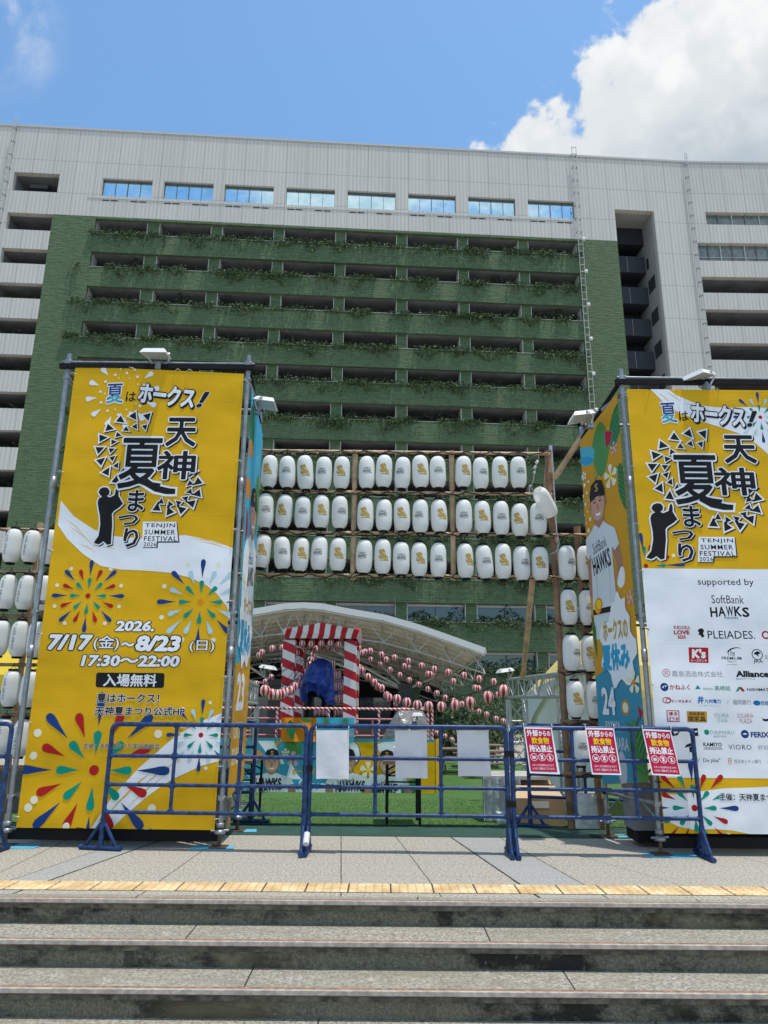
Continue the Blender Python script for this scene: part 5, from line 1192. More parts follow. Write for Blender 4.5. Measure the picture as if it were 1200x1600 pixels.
for (ch, x, y, lab) in (('H', 886, 880, 'just right of the brown post, topmost'), ('S', 915, 880, 'half behind the right tower, topmost'), ('S', 889, 949, 'second in the column right of the brown post'),
                        ('H', 918, 950, 'half behind the right tower, second down'), ('H', 893, 1020, 'third in the column right of the brown post'), ('S', 922, 1021, 'half behind the right tower, third down'),
                        ('S', 899, 1092, 'fourth in the column right of the brown post'), ('H', 929, 1093, 'half behind the right tower, fourth down'), ('H', 906, 1166, 'behind the right barrier rails')):
    lantern(ch, x, y, LY - .06, DESC[ch] + ', ' + lab)
LP = ['first', 'second', 'third', 'fourth']
for ri, (y, xs) in enumerate(((853, (20, 49, 78)), (925, (11, 40, 69)), (997, (0, 30, 57)), (1076, (17, 46, 72)), (1152, (4, 33, 62)))):
    for k, x in enumerate(xs): lantern('V', x, y + k, LY - .06, '%s, %s from left, %s row at the left edge' % (DESC['V'], ORD[k], ['top', 'second', 'third', 'fourth', 'lowest'][ri]), rl.gauss(1, 1), rl.gauss(0, .12))
# the loose lantern
p = at(852, 786, LY - .17); T = thing('torn_lantern', 'blank white lantern hanging crooked with its bottom open beside the brown post', 'lantern', p); T.rotation_euler = (radians(28), radians(-35), 0); WM[T.name] = Matrix.Translation(p) @ T.rotation_euler.to_matrix().to_4x4()
mb = MB(); mb.lathe([(r, z) for r, z in lan_prof() if z > -LH / 2 * .86], (0, 0, 0), M_PAPER, 22); mb.v = [WM[T.name] @ v for v in mb.v]; mb.build('paper_body', T)
mb = MB(); q = [at(838, 722, LY - .05), at(836, 735, LY - .06), at(833, 752, LY - .1), at(829, 762, LY - .1), at(838, 770, LY - .12)]; mb.tube(q, .004, M_WIRE, 5)
for c_, s_ in ((at(839, 722, LY - .05), .03), (at(836, 730, LY - .05), .025), (at(835, 738, LY - .06), .018), (at(829, 759, LY - .1), .014)):
    for _ in range(5): a = Vector((rl.gauss(0, 1), rl.gauss(0, 1), rl.gauss(0, 1))).normalized() * s_; b = Vector((rl.gauss(0, 1), rl.gauss(0, 1), rl.gauss(0, 1))).normalized() * s_; mb.add([c_ - a, c_ + b, c_ + a, c_ - b], [(0, 1, 2, 3)], M_PAPER)
mb.build('torn_paper_scraps', T)
mb = MB(); mb.tube([at(866, 800, LY - .1), at(870, 830, LY - .08), at(874, 850, LY - .1), at(869, 862, LY - .09), at(860, 866, LY - .07)], .004, M_WIRE, 5); mb.build('loose_string', T)

# ================================================================== STAGE AND YAGURA BEHIND
SY = 18.0
INK['stageblue'] = (.05, .33, .46)
L0, R0_ = at(392, 1243, SY), at(680, 1244, SY); ztop = at(600, 1155, SY).z; zbot = -.84
STG = thing('stage', 'low black festival stage with striped handrails behind the printed banner', 'stage', (-1, SY, -.84))
xs0, xs1 = L0.x - 2.5, R0_.x - .05; zd = ztop - .05
mb = MB(); mb.b2((xs0, SY + .06, -.84), (xs1, SY + 9, zd), M_BLACK); mb.build('deck', STG)
def f_spiral(n, mt, b):
    v, x, y, z = xyz(n, False); s_ = mth(n, 'FRACT', mth(n, 'MULTIPLY', mth(n, 'ADD', mth(n, 'ADD', x, mth(n, 'MULTIPLY', y, .8)), z), 9.0)); return (mixc(n, mth(n, 'GREATER_THAN', s_, .5), (.55, .02, .03), (.72, .66, .64)),)
M_SPIRAL = cmat('spiral_red_white', f_spiral, .6)
M_PINKRAIL = pmat('pale_red_rail', (.55, .20, .20), .6)
zt, zm = at(600, 1108, SY).z, at(600, 1137, SY).z
for z in (zt, zm): mb = MB(); mb.tube([(xs0, SY + .1, z), (xs1, SY + .1, z)], .030, M_SPIRAL, 8); mb.build('handrail', STG)
for z in (zt, zm): mb = MB(); mb.tube([(xs1, SY + .1, z), (xs1, SY + 7, z)], .030, M_SPIRAL, 8); mb.build('handrail', STG)
for px in (432, 513, 592, 669, 676):
    x = min(at(px, 1120, SY).x, xs1); mb = MB(); mb.tube([(x, SY + .1, zd), (x, SY + .1, zt)], .032, M_SPIRAL, 8); mb.build('rail_post', STG)
for z in (at(600, 1124, 20.5).z, at(600, 1135, 20.5).z, at(600, 1150, 20.5).z): mb = MB(); mb.tube([(xs0, 20.5, z), (1.0, 20.5, z)], .03, M_PINKRAIL, 6); mb.build('rear_rail', STG)
for px in (392, 582, 640): x = at(px, 1130, 20.5).x; mb = MB(); mb.tube([(x, 20.5, zd), (x, 20.5, at(600, 1124, 20.5).z)], .03, M_PINKRAIL, 6); mb.build('rear_post', STG)

# printed banner along the stage front
S = Sheet((0, SY, 0), (1, 0, 0), (0, 0, 1), (0, -1, 0), .0015)
T = thing('stage_banner', 'long printed banner with ball players along the stage front', 'banner', (-1, SY, -.84))
x0, x1 = xs0, R0_.x
mb = MB(); mb.b2((x0, SY + .001, zbot), (x1, SY + .03, ztop), ink('stageblue')); sh = mb.build('sheet', T)
S.clip = [(x0, zbot), (x1, zbot), (x1, ztop), (x0, ztop)]
P2 = lambda x, y: S.uv(x, y)
z5 = lambda x, y: S.uv(380 + x / 6.667, 1120 + y / 6.667); z6 = lambda x, y: S.uv(540 + x / 6.667, 1100 + y / 6.667)
S.poly([z5(150, 250), z5(320, 250), z5(430, 490), z5(330, 500)], 'white'); S.poly([z5(335, 250), z5(400, 250), z5(340, 330)], 'gold')
mleaf(S, z5(450, 250), radians(-40), .45, .35, 'leaf2'); S.disc(z5(140, 410), .14, 'orange', 16); flower(S, z5(440, 375), .1, 'cream'); flower(S, z5(520, 440), .18, 'pink', 'red')
S.poly([z5(470, 560), z5(500, 480), z5(540, 560), z5(600, 640), z5(700, 690), z5(900, 700), z5(900, 830), z5(380, 830), z5(430, 700)], 'white', 2); S.base = S.l
S.text('ホークスの', (z5(530, 0).x, z5(0, 600).y, z5(830, 0).x, z5(0, 530).y), 'gold', px=False, bold=.05); S.text('夏休み', (z5(505, 0).x, z5(0, 755).y, z5(840, 0).x, z5(0, 640).y), 'cyan', px=False, bold=.05); S.base = S.l
# yellow field on the right
S.poly([z6(-60, 395), z6(800, 395), z6(940, 395), z6(940, 960), z6(-60, 960)], 'yellow')
S.poly([z6(-60, 395), z6(90, 395), z6(150, 470), z6(150, 580), z6(80, 650), z6(-60, 650)], 'navy', 2); S.poly([z6(-60, 395), z6(85, 395), z6(140, 470), z6(140, 570), z6(70, 640), z6(-60, 640)], 'white', 2)
S.poly([z6(330, 420), z6(510, 390), z6(640, 420), z6(640, 600), z6(400, 640), z6(380, 540)], 'white', 2); mleaf(S, z6(720, 940), radians(150), .5, .3, 'leaf2'); mleaf(S, z6(640, 950), radians(60), .45, .25, 'leaf'); flower(S, z6(235, 690), .2, 'cream')
S.base = S.l
player(S, z5(295, 570), .44, .9, .40); S.base = S.l; player(S, z6(20, 700), .44, .9, .40); S.base = S.l; player(S, z6(430, 715), .44, .9, .40)
for c, w in ((z5(262, 690), .62), (z6(70, 850), .6), (z6(400, 880), .55)): S.text('HAWKS', (c.x - w * .5, c.y - .13, c.x + w * .5, c.y + .12), 'black', px=False, bold=.03)
S.flush('printed_artwork', sh)
mb = MB(); q = [(x1 + .02, SY, zbot), (x1 + .16, SY + .8, zbot), (x1 + .16, SY + .8, ztop), (x1 + .02, SY, ztop)]; mb.add(q, [(0, 1, 2, 3)], ink('yellow')); mb.b2((x1 - .04, SY + .035, zbot), (x1 + .02, SY + .09, ztop), ink('yellow')); mb.build('end_return', T)
# cloths over the rails
def cloth(name, lab, pxs, Y, k, deco):
    tlp, brp = at(*pxs[0], Y), at(*pxs[1], Y); n_ = 14; mb = MB(); vs = []
    for j in range(9):
        for i in range(n_ + 1): a, b = i / n_, j / 8; vs.append(Vector((tlp.x + (brp.x - tlp.x) * a, Y - .03 + .035 * sin(a * 13 + b * 4 * (1 if k == 'orange' else 0)), brp.z + (tlp.z - brp.z) * b)))
    mb.add(vs, [(j * (n_ + 1) + i, j * (n_ + 1) + i + 1, (j + 1) * (n_ + 1) + i + 1, (j + 1) * (n_ + 1) + i) for j in range(8) for i in range(n_)], ink(k), True)
    T = thing(name, lab, 'cloth', Vector(((tlp.x + brp.x) / 2, Y, brp.z))); sh = mb.build('sheet', T)
    S = Sheet((tlp.x, Y - .08, brp.z), (1, 0, 0), (0, 0, 1), (0, -1, 0), .001); S.clip = [(0, 0), (brp.x - tlp.x, 0), (brp.x - tlp.x, tlp.z - brp.z), (0, tlp.z - brp.z)]; deco(S, brp.x - tlp.x, tlp.z - brp.z); S.flush('printed_pattern', sh)
cloth('patterned_cloth', 'orange cloth with leaves hung on the stage rail below the striped tower', ((440, 1121), (494, 1159)), SY - .04, 'orange', lambda S, w, h: (mleaf(S, (w * .25, h * .9), radians(-80), h * .8, h * .35, 'leaf'), mleaf(S, (w * .55, h * .95), radians(-10), h * .5, h * .2, 'leaf2'), flower(S, (w * .85, h * .3), h * .15, 'pink')))
cloth('patterned_cloth', 'blue cloth with small pink flowers hung on the stage rail below the striped tower', ((495, 1121), (553, 1159)), SY - .04, 'sky', lambda S, w, h: ([flower(S, (w * (.1 + .2 * i), h * (.3 + .35 * (i % 2))), h * .12, 'pink') for i in range(5)], mleaf(S, (w * .2, h), radians(-60), h * .35, h * .2, 'leaf2'), mleaf(S, (w * .8, h), radians(-110), h * .35, h * .2, 'leaf2')))

# the striped tower
YY = 20.0
def f_diag(n, mt, b):
    v, x, y, z = xyz(n, False); s_ = mth(n, 'FRACT', mth(n, 'MULTIPLY', mth(n, 'ADD', z, mth(n, 'ADD', mth(n, 'MULTIPLY', x, .42), mth(n, 'MULTIPLY', y, .42))), 1 / .47)); return (mixc(n, mth(n, 'GREATER_THAN', s_, .5), (.50, .010, .022), (.74, .69, .66)),)
M_DIAG = cmat('diagonal_stripes', f_diag, .6)
def f_vert(n, mt, b):
    v, x, y, z = xyz(n, False); s_ = mth(n, 'FRACT', mth(n, 'ADD', .73, mth(n, 'DIVIDE', mth(n, 'ADD', x, mth(n, 'MULTIPLY', y, 1.0)), .31))); return (mixc(n, mth(n, 'GREATER_THAN', s_, .5), (.48, .008, .02), (.74, .70, .68)),)
M_VERT = cmat('vertical_stripes', f_vert, .65)
yl, yr = at(450, 1050, YY).x, at(547, 1050, YY).x; zt = at(500, 1000, YY).z
YG = thing('yagura_tower', 'red and white striped festival drum tower with a striped roof skirt', 'tower', ((yl + yr) / 2, YY + 1, zd))
for x in (yl, yr):
    for y in (YY, YY + 2.2):
        mb = MB(); mb.b2((x - .17, y - .01, zd), (x + .17, y + .33, zt - .01), M_DIAG); mb.build('column', YG)
c0 = [(at(446, 997, YY).x, YY - .12), (at(558, 999, YY).x, YY - .12), (at(558, 999, YY).x, YY + 2.65), (at(446, 997, YY).x, YY + 2.65)]; c1 = [(at(443, 985, YY).x, YY - .2), (at(562, 987, YY).x, YY - .2), (at(562, 987, YY).x, YY + 2.75), (at(443, 985, YY).x, YY + 2.75)]
zf0, zf1 = at(500, 998, YY).z, at(500, 985, YY).z; zpk = at(505, 974, YY).z
mb = MB()
for i in range(4):
    j = (i + 1) % 4; mx = ((c1[i][0] + c1[j][0]) / 2, (c1[i][1] + c1[j][1]) / 2)
    mb.add([(*c0[i], zf0), (*c0[j], zf0), (*c1[j], zf1), (*mx, zpk), (*c1[i], zf1)], [(0, 1, 2, 3, 4)], M_VERT)
mb.build('roof_skirt', YG)
mb = MB(); cx, cy = (yl + yr) / 2, YY + 1.27; mb.add([(*c, zf1 - .0) for c in c1] + [(cx, cy, zpk - .06)] + [((c1[i][0] + c1[(i + 1) % 4][0]) / 2, (c1[i][1] + c1[(i + 1) % 4][1]) / 2, zpk - .004) for i in range(4)], [(0, 5, 4), (5, 1, 4), (1, 6, 4), (6, 2, 4), (2, 7, 4), (7, 3, 4), (3, 8, 4), (8, 0, 4)], M_SREC); mb.build('roof', YG)
zpl = at(500, 1125, YY).z
mb = MB(); mb.b2((yl + .18, YY + .3, zd), (yr - .18, YY + 2.2, zpl - .25), M_BLACK); mb.build('platform', YG)
# drum under a blue tarpaulin
mb = MB(); c = at(500, 1100, YY + .9); zb_ = at(500, 1090, YY + .9).z; zp_ = at(503, 1029, YY + .9).z; N_ = 60; vs = []
for i in range(15):
    t = i / 14
    for k in range(N_):
        a = 2 * pi * k / N_; fold = 1 + .34 * t * abs(sin(a * 4.5 + 2.2 * t)) + .18 * sin(a * 2 + 2 + t) * t + .10 * mnoise.noise((cos(a) * 2, sin(a) * 2, t * 4)); rr = (.24 + .30 * min(1, t * 1.5) ** .8 - .35 * max(0, t - .7) * (1 + .5 * sin(a * 3))) * fold * min(1, .35 + t * 7)
        vs.append(Vector((c.x + rr * cos(a) * .95, YY + .9 + rr * sin(a), zp_ + (zb_ - zp_) * t + .16 * sin(a * 3 + 1) * t * t + .05 * sin(a * 8) * t)))
mb.add(vs, [(i * N_ + (k + 1) % N_, i * N_ + k, (i + 1) * N_ + k, (i + 1) * N_ + (k + 1) % N_) for i in range(14) for k in range(N_)] + [list(range(N_))], M_TARP, True)
T = thing('covered_drum', 'big drum on a black stand wrapped in a blue tarpaulin inside the striped tower', 'drum', (c.x, YY + .9, zpl)); mb.build('tarpaulin', T)
mb = MB()
for s_ in (-1, 1): mb.tube([(c.x + s_ * .5, YY + .6, zd), (c.x + s_ * .15, YY + .9, zb_ + .5)], .04, M_BLACK, 6); mb.tube([(c.x + s_ * .5, YY + 1.2, zd), (c.x + s_ * .15, YY + .9, zb_ + .5)], .04, M_BLACK, 6)
mb.build('stand', T)

# red and white lanterns
def make_ball():
    T = thing('striped_lantern', 'red and white striped lantern', 'lantern', (0, 0, 0), 'red and white striped lanterns'); R_ = .115
    mb = MB(); pr = [(R_ * max(.32, cos(a)) * 1.0, R_ * 1.12 * sin(a)) for a in [radians(-72 + 14.4 * i) for i in range(11)]]
    mb.lathe(pr, (0, 0, 0), None, 24, [M_RED, M_RED, M_PINK, M_PINK]); mb.build('paper_body', T)
    for s_ in (-1, 1): mb = MB(); mb.lathe([(.0, -.006), (.038, -.006), (.038, .008), (0, .008)], (0, 0, s_ * R_ * 1.08), M_BLACK, 10); mb.build('end_cap', T)
    mb = MB(); mb.tube([(0, 0, R_ * 1.1), (0, 0, R_ * 1.1 + .05)], .004, M_BLACK, 4); mb.build('hanger', T)
    return T
BALL = make_ball(); BU_ = [False]; rb_ = random.Random(5)
z1 = lambda x, y: (370 + x / 5.714, 930 + y / 5.714); z2 = lambda x, y: (540 + x / 5, 930 + y / 5); z4 = lambda x, y: (640 + x / 6, 1100 + y / 6); z3 = lambda x, y: (740 + x / 6, 980 + y / 6)
def ball(px, r, lab, sc=1.0, Y=None, sz=1.0):
    Y = Y or max(12.5, min(26, 125 / r)); p = at(px[0], px[1], Y); rot = (0, rb_.gauss(0, .05), rb_.uniform(0, 1.5)); s_ = r * Y * .985 / 1110 / .115
    if not BU_[0]: T = BALL; BU_[0] = True; T.location = p; T.rotation_euler = rot; T['label'] = lab
    else: T = dup(BALL, p, rot, lab)
    T.scale = (s_, s_, s_ * sz); return p + Vector((0, 0, .17 * s_))
def string(lab, pts, clab, names, cable=True, Y=None):
    tops = []
    for i, (px, r) in enumerate(pts):
        tops.append(ball(px, r, 'red and white lantern, %s from left %s' % (ORD[i] if i < 20 else 'last', names), Y=Y))
    if cable:
        o = sorted(tops, key=lambda p: p.x); mb = MB(); mb.tube(o, .008, M_BLACK, 4); tag(mb.build('lantern_cable', None, o[0]), clab, 'cable', 'lantern cables')
B_ = [((250, 852), 8.2), ((308, 885), 8), ((358, 890), 7.6), ((400, 880), 7.2), ((437, 868), 6.9), ((480, 850), 6.6), ((510, 815), 6.4), ((548, 792), 6.1), ((575, 755), 5.9), ((597, 720), 5.6), ((628, 680), 5.4), ((645, 622), 5.3), ((660, 578), 5.1), ((683, 531), 4.9), ((703, 480), 4.9)]
string('', [(z1(*p), r) for p, r in B_], 'black cable of the swag crossing the left striped pillar', 'on the swag crossing the left striped pillar')
G_ = [((48, 492), 4.9), ((85, 550), 5), ((103, 565), 5), ((130, 587), 5.2), ((175, 640), 5.6), ((223, 683), 5.6), ((250, 715), 5.4), ((280, 727), 5.8), ((320, 782), 5.4), ((337, 800), 6), ((403, 812), 6.6), ((480, 838), 6.8), ((561, 860), 7), ((650, 868), 7.2), ((748, 872), 7.4), ((857, 860), 8), ((972, 838), 8.4), ((1113, 797), 8.8), ((1235, 750), 9.2)]
string('', [(z2(*p), r) for p, r in G_], 'black cable of the long swag from the right striped pillar to the grey truss', 'on the long swag from the right striped pillar')
E_ = [((102, 412), 4.6), ((130, 450), 4.4), ((152, 442), 4.4), ((193, 437), 4.6), ((282, 466), 4.8), ((318, 505), 4.7), ((383, 488), 4.7), ((490, 515), 4.6), ((594, 552), 4.8), ((692, 578), 4.9), ((803, 604), 5.2), ((924, 628), 5.2), ((1043, 655), 5.3), ((1157, 678), 5.3)]
string('', [(z2(*p), r) for p, r in E_], 'black cable of the upper string in front of the arched roof', 'on the upper string before the arched roof')
F_ = [((195, 502), 4.2), ((272, 537), 4.2), ((348, 583), 4.3), ((425, 624), 4.3), ((497, 663), 4.3), ((572, 698), 4.3), ((642, 733), 4.3), ((713, 767), 4.3), ((780, 802), 4.4), ((845, 825), 4.3), ((910, 850), 4.2), ((975, 890), 4.2), ((1040, 910), 4.2), ((1102, 932), 4.2), ((1175, 966), 4.2), ((1232, 985), 4.2)]
string('', [(z2(*p), r) for p, r in F_], 'black cable of the lower slanting string beneath the arched roof', 'on the lower string slanting down to the right')
C_ = [((585, 430), 4.7), ((660, 437), 4.7), ((752, 433), 4.7), ((832, 432), 4.7), ((908, 440), 4.7)]
string('', [(z1(*p), r) for p, r in C_], 'black cable under the front edge of the striped roof skirt', 'in the row hanging under the striped roof skirt', Y=YY - .05)
C2 = [((545, 515), 4.0), ((612, 492), 4.0), ((690, 498), 4.0), ((762, 495), 4.0), ((835, 495), 4.0), ((900, 485), 4.0)]
string('', [(z1(*p), r) for p, r in C2], 'black cable at the rear of the striped tower', 'in the rear row inside the striped tower', Y=YY + 2.1)
A_ = [((200, 535), 4.5), ((225, 510), 4.7), ((318, 476), 4.7), ((407, 470), 4.7)]
string('', [(z1(*p), r) for p, r in A_], 'black cable of the short string left of the striped tower', 'on the short string left of striped tower')
A2 = [((103, 893), 4), ((145, 870), 4.2), ((165, 845), 4.2), ((175, 790), 4.2), ((255, 772), 4.2), ((308, 730), 4.2), ((415, 630), 4.2)]
string('', [(z1(*p), r) for p, r in A2], 'black cable rising behind the left grey truss', 'on the rising string behind the left truss')
M_ = [(z2(460, 555), 4.4), (z2(490, 562), 4.2), (z2(645, 617), 4.6), (z2(672, 620), 4.6), (z2(842, 673), 4.6), (z2(1012, 725), 4.6), (z2(1040, 730), 4.6), (z2(1190, 778), 4.6)]
string('', M_, 'black cable of the middle string beneath the arched roof', 'on the middle string beneath the arched roof')
D_ = [(z2(463, 898), 4.0), (z2(392, 850), 4.0)]
string('', sorted(D_), '', 'of the pair just above the stage handrail', False)
N2 = [(z4(255, 272), 3.7), (z4(333, 303), 3.7), (z4(398, 337), 3.7), (z4(793, 450), 3.2), (z4(848, 450), 3.2)]
string('', N2, '', 'among the small ones low before the hedge', False)
# lantern rack inside the tower
RK = thing('lantern_rack', 'wooden rack of stacked red and white lanterns inside the striped tower', 'rack', at(531, 1128, YY + .4))
mb = MB()
for px in (522.5, 539): mb.tube([at(px, 1124, YY + .45), at(px if px > 530 else px, 1046 if px > 530 else 1040, YY + .45)], .02, M_TIMBER, 5)
mb.build('rack_posts', RK)
for py in (1046, 1064, 1082, 1101, 1121): mb = MB(); mb.tube([at(521, py, YY + .44), at(540, py + .3, YY + .44)], .02, M_TIMBER, 5); mb.build('rack_shelf', RK)
for r_, py in enumerate((1055, 1073, 1092, 1112)):
    for k, px in enumerate((525, 530.5, 536) if r_ else (525, 530.5)): ball((px, py), 3.1, 'small lantern standing %s from the left on the %s shelf of the wooden rack' % (ORD[k], ORD[r_]), Y=YY + .4, sz=2.0)
for k, px in enumerate((493, 499, 505, 511)): ball((px, 1113), 3.0, 'small lantern standing %s from the left in the low row before the blue tarpaulin' % ORD[k], Y=YY + .3, sz=1.7)
ball((521.5, 1037), 3.0, 'orange tinted tall lantern at the top of the wooden rack', Y=YY + .5, sz=1.9)

# ================================================================== ARCHED STAGE ROOF, TRUSSES, TENTS
M_ROOFU = pmat('roof_cream', (.74, .69, .57), .7, var=.1, vscale=1.5); M_ROOFE = pmat('roof_edge', (.66, .65, .62), .5); M_ROOFT = pmat('roof_tube', (.42, .40, .34), .55, var=.15)
RYF, RYB = 30.0, 40.0
fr_px = [(395, 956), (430, 951), (475, 947), (505, 949), (540, 956), (600, 966), (652, 981), (704, 999), (757, 1018)]
bk_px = [(420, 1035), (450, 1026), (480, 1022), (510, 1023), (540, 1027), (580, 1036), (616, 1046), (650, 1057), (683, 1070)]
F_ = [at(x, y, RYF) for x, y in fr_px]; Bk = [at(x, y, RYB) for x, y in bk_px]
# the hidden left half mirrors the right half
def mirror(L, i0): c = L[i0].x; return [Vector((2 * c - p.x, p.y, p.z)) for p in reversed(L[i0 + 1:])]
F_ = mirror(F_, 2) + F_[2:]; Bk = mirror(Bk, 2) + Bk[2:]
RF_ = thing('stage_roof', 'pale arched stage canopy on steel tubes behind the striped tower', 'canopy', (F_[len(F_) // 2].x, RYF + 5, -.85))
mb = MB(); NS = 26
def surf(i, t): return F_[i].lerp(Bk[i], t)
for i in range(len(F_) - 1):
    for k in range(NS):
        t0, t1 = k / NS, (k + 1) / NS; dz = Vector((0, 0, -.10 if k % 2 else 0)); q = [surf(i, t0) + dz, surf(i + 1, t0) + dz, surf(i + 1, t1) + dz, surf(i, t1) + dz]
        mb.poly(q, M_ROOFU)
        if k: a = Vector((0, 0, -.10)); mb.poly([surf(i, t0), surf(i + 1, t0), surf(i + 1, t0) + a, surf(i, t0) + a], M_ROOFU)
    up_ = Vector((0, 0, .12)); mb.poly([F_[i] + up_, F_[i + 1] + up_, Bk[i + 1] + up_, Bk[i] + up_], M_ROOFE)
mb.build('roof_panels', RF_)
mb = MB()
for i in range(len(F_) - 1): mb.beam(F_[i] + Vector((0, -.06, .02)), F_[i + 1] + Vector((0, -.06, .02)), .10, .26, M_ROOFE); mb.beam(F_[i] + Vector((0, -.10, -.17)), F_[i + 1] + Vector((0, -.10, -.17)), .06, .05, M_ROOFT)
mb.build('edge_beam', RF_)
mb = MB()
for e in (0, -1): mb.beam(F_[e], Bk[e], .16, .18, M_ROOFT)
mb.build('side_beam', RF_)
# space truss under the panels
nodes = {}
for i in range(len(F_)):
    for k in range(6): t = k / 5; nodes[i, k] = surf(i, t) + Vector((0, 0, -.9 - .25 * (1 - abs(i / (len(F_) - 1) * 2 - 1))))
for i in range(len(F_)):
    mb = MB()
    for k in range(6):
        top = surf(i, k / 5) + Vector((0, 0, -.1))
        if k < 5:
            mb.tube([nodes[i, k], nodes[i, k + 1]], .032, M_ROOFT, 5); mb.tube([nodes[i, k], surf(i, (k + .5) / 5) + Vector((0, 0, -.1))], .026, M_ROOFT, 5); mb.tube([surf(i, (k + .5) / 5) + Vector((0, 0, -.1)), nodes[i, k + 1]], .026, M_ROOFT, 5)
        if i < len(F_) - 1:
            mb.tube([nodes[i, k], nodes[i + 1, k]], .032, M_ROOFT, 5); m_ = (surf(i, k / 5) + surf(i + 1, k / 5)) / 2 + Vector((0, 0, -.1)); mb.tube([nodes[i, k], m_], .026, M_ROOFT, 5); mb.tube([m_, nodes[i + 1, k]], .026, M_ROOFT, 5)
    mb.build('truss_bay', RF_)
for px, py, Yc in ((633, 1078, 33), (646, 1066, 37), (432, 1070, 33)):
    b = at(px, py, Yc); mb = MB()
    for i, k in ((5, 1), (7, 1), (9, 2), (8, 4), (11, 2)) if px > 500 else ((3, 1), (1, 1), (4, 3)): mb.tube([b, nodes[i, k]], .06, M_ROOFT, 6)
    mb.build('branch_tubes', RF_)
    mb = MB(); mb.b2((b.x - .3, Yc - .3, -.85), (b.x + .3, Yc + .3, b.z + .25), M_GREEN if px == 646 else M_DARKWALL); mb.build('column', RF_)
# dark stage house below the roof
HS = thing('stage_house', 'black stage wall with dark glass under the arched canopy', 'stage wall', (-2, 41, -.85)); hx0, hx1 = Bk[0].x - 4, Bk[-1].x + .3
mb = MB(); mb.b2((hx0, 40.6, -.85), (hx1, 41, 3.4), pmat('stage_black', (.006, .006, .006), .9, spec=.05)); mb.b2((hx0, 36, -.85), (hx1, 40.59, -.5), MATS['stage_black']); mb.build('wall', HS)
for i in range(9): x = hx0 + .8 + i * 1.9; mb = MB(); mb.b2((x, 40.54, -.3), (x + 1.7, 40.59, 1.4), M_GLASS); mb.build('window', HS)

def box_truss(parent, p, q, w, name, r=.022, up=(0, 0, 1)):
    p, q = Vector(p), Vector(q); d = (q - p).normalized(); u = Vector(up); x = d.cross(u).normalized() if abs(d.dot(u)) < .95 else Vector((1, 0, 0)); y = x.cross(d).normalized(); L = (q - p).length
    cs = [x * a * w / 2 + y * b * w / 2 for a, b in ((-1, -1), (1, -1), (1, 1), (-1, 1))]
    for c in cs: mb = MB(); mb.tube([p + c, q + c], r, M_ALU, 8); mb.build(name + '_chord', parent)
    n_ = max(2, round(L / (w * 1.25))); mb = MB()
    for i in range(n_):
        a, b = p + d * L * i / n_, p + d * L * (i + 1) / n_
        for k in range(4): c0_, c1_ = cs[k], cs[(k + 1) % 4]; mb.tube([a + (c0_ if i % 2 else c1_), b + (c1_ if i % 2 else c0_)], r * .36, M_ALU, 5); mb.tube([a + c0_, a + c1_], r * .36, M_ALU, 5)
    mb.build(name + '_lacing', parent)
TY = 12.0
a_ = at(806, 1062, TY); foot = Vector((a_.x, TY, gz(TY)))
GT = thing('truss_gantry', 'grey aluminium truss gantry rising beside the white tent on the right', 'truss', foot)
box_truss(GT, foot, (a_.x, TY, a_.z - .32), .27, 'mast'); e_ = at(905, 1012, 8.7)
box_truss(GT, (a_.x, TY, a_.z - .14), (e_.x, 8.7, a_.z - .14), .28, 'beam'); mb = MB(); mb.box((foot.x, TY, foot.z + .02), (.5, .5, .03), M_STEEL); mb.build('base_plate', GT)
f2 = at(875, 1100, 9.6); box_truss(GT, (f2.x + .1, 9.6, gz(9.6)), (f2.x + .1, 9.6, a_.z - .3), .22, 'mast', .018)
a2 = at(390, 1072, TY); f3 = Vector((a2.x, TY, gz(TY)))
GT2 = thing('truss_gantry', 'grey aluminium truss gantry behind the inner side of the left tower', 'truss', f3)
box_truss(GT2, f3, (a2.x, TY, a2.z - .32), .27, 'mast'); e2 = at(372, 1005, 8.7); box_truss(GT2, (a2.x, TY, a2.z - .14), (e2.x - .12, 8.7, a2.z - .14 + .05), .28, 'beam')
mb = MB(); mb.box((f3.x, TY, f3.z + .02), (.5, .5, .03), M_STEEL); mb.build('base_plate', GT2)
floodlight('white floodlight on the left grey truss, left of the striped tower', at(412, 1052, TY), radians(80), .05)
floodlight('white floodlight on the right grey truss', at(796, 1057, TY - .1), radians(-80), .05)
floodlight('small white spotlight standing on the stage beside the grey sheet', at(652, 1122, 18.6), 0, .0)

# white tent on the right, yellow awning on the left
TN = thing('white_tent', 'white canvas tent with a yellowish roof behind the right truss', 'tent', at(860, 1240, 11.5) * 1.0)
A0, A1 = at(822, 1090, 14), at(925, 1040, 9.4); gA, gB = gz(14), gz(9.4); RT_ = Vector((2.6, 0, 0))
mb = MB(); n_ = 16; vs = []
for j in range(7):
    for i in range(n_ + 1): a = i / n_; p = A0.lerp(A1, a); g_ = gA + (gB - gA) * a; b = j / 6; vs.append(Vector((p.x + .03 * sin(a * 40) * (1 - b), p.y, g_ + (p.z - g_) * b)))
mb.add(vs, [(j * (n_ + 1) + i, j * (n_ + 1) + i + 1, (j + 1) * (n_ + 1) + i + 1, (j + 1) * (n_ + 1) + i) for j in range(6) for i in range(n_)], M_CANVAS, True); mb.build('side_wall', TN)
mb = MB(); mb.add([A0 + Vector((0, 0, -.9)), A0, A0 + RT_, A0 + RT_ + Vector((0, 0, -.9))], [(0, 1, 2, 3)], M_CANVAS); mb.build('rear_wall', TN)
rg0, rg1 = A0 + Vector((.55, -.7, .75)), A1 + Vector((.55, .7, .75)); mb = MB(); ov = Vector((-.06, 0, .01)); c = [A0 + ov, A1 + ov, A1 + RT_, A0 + RT_]
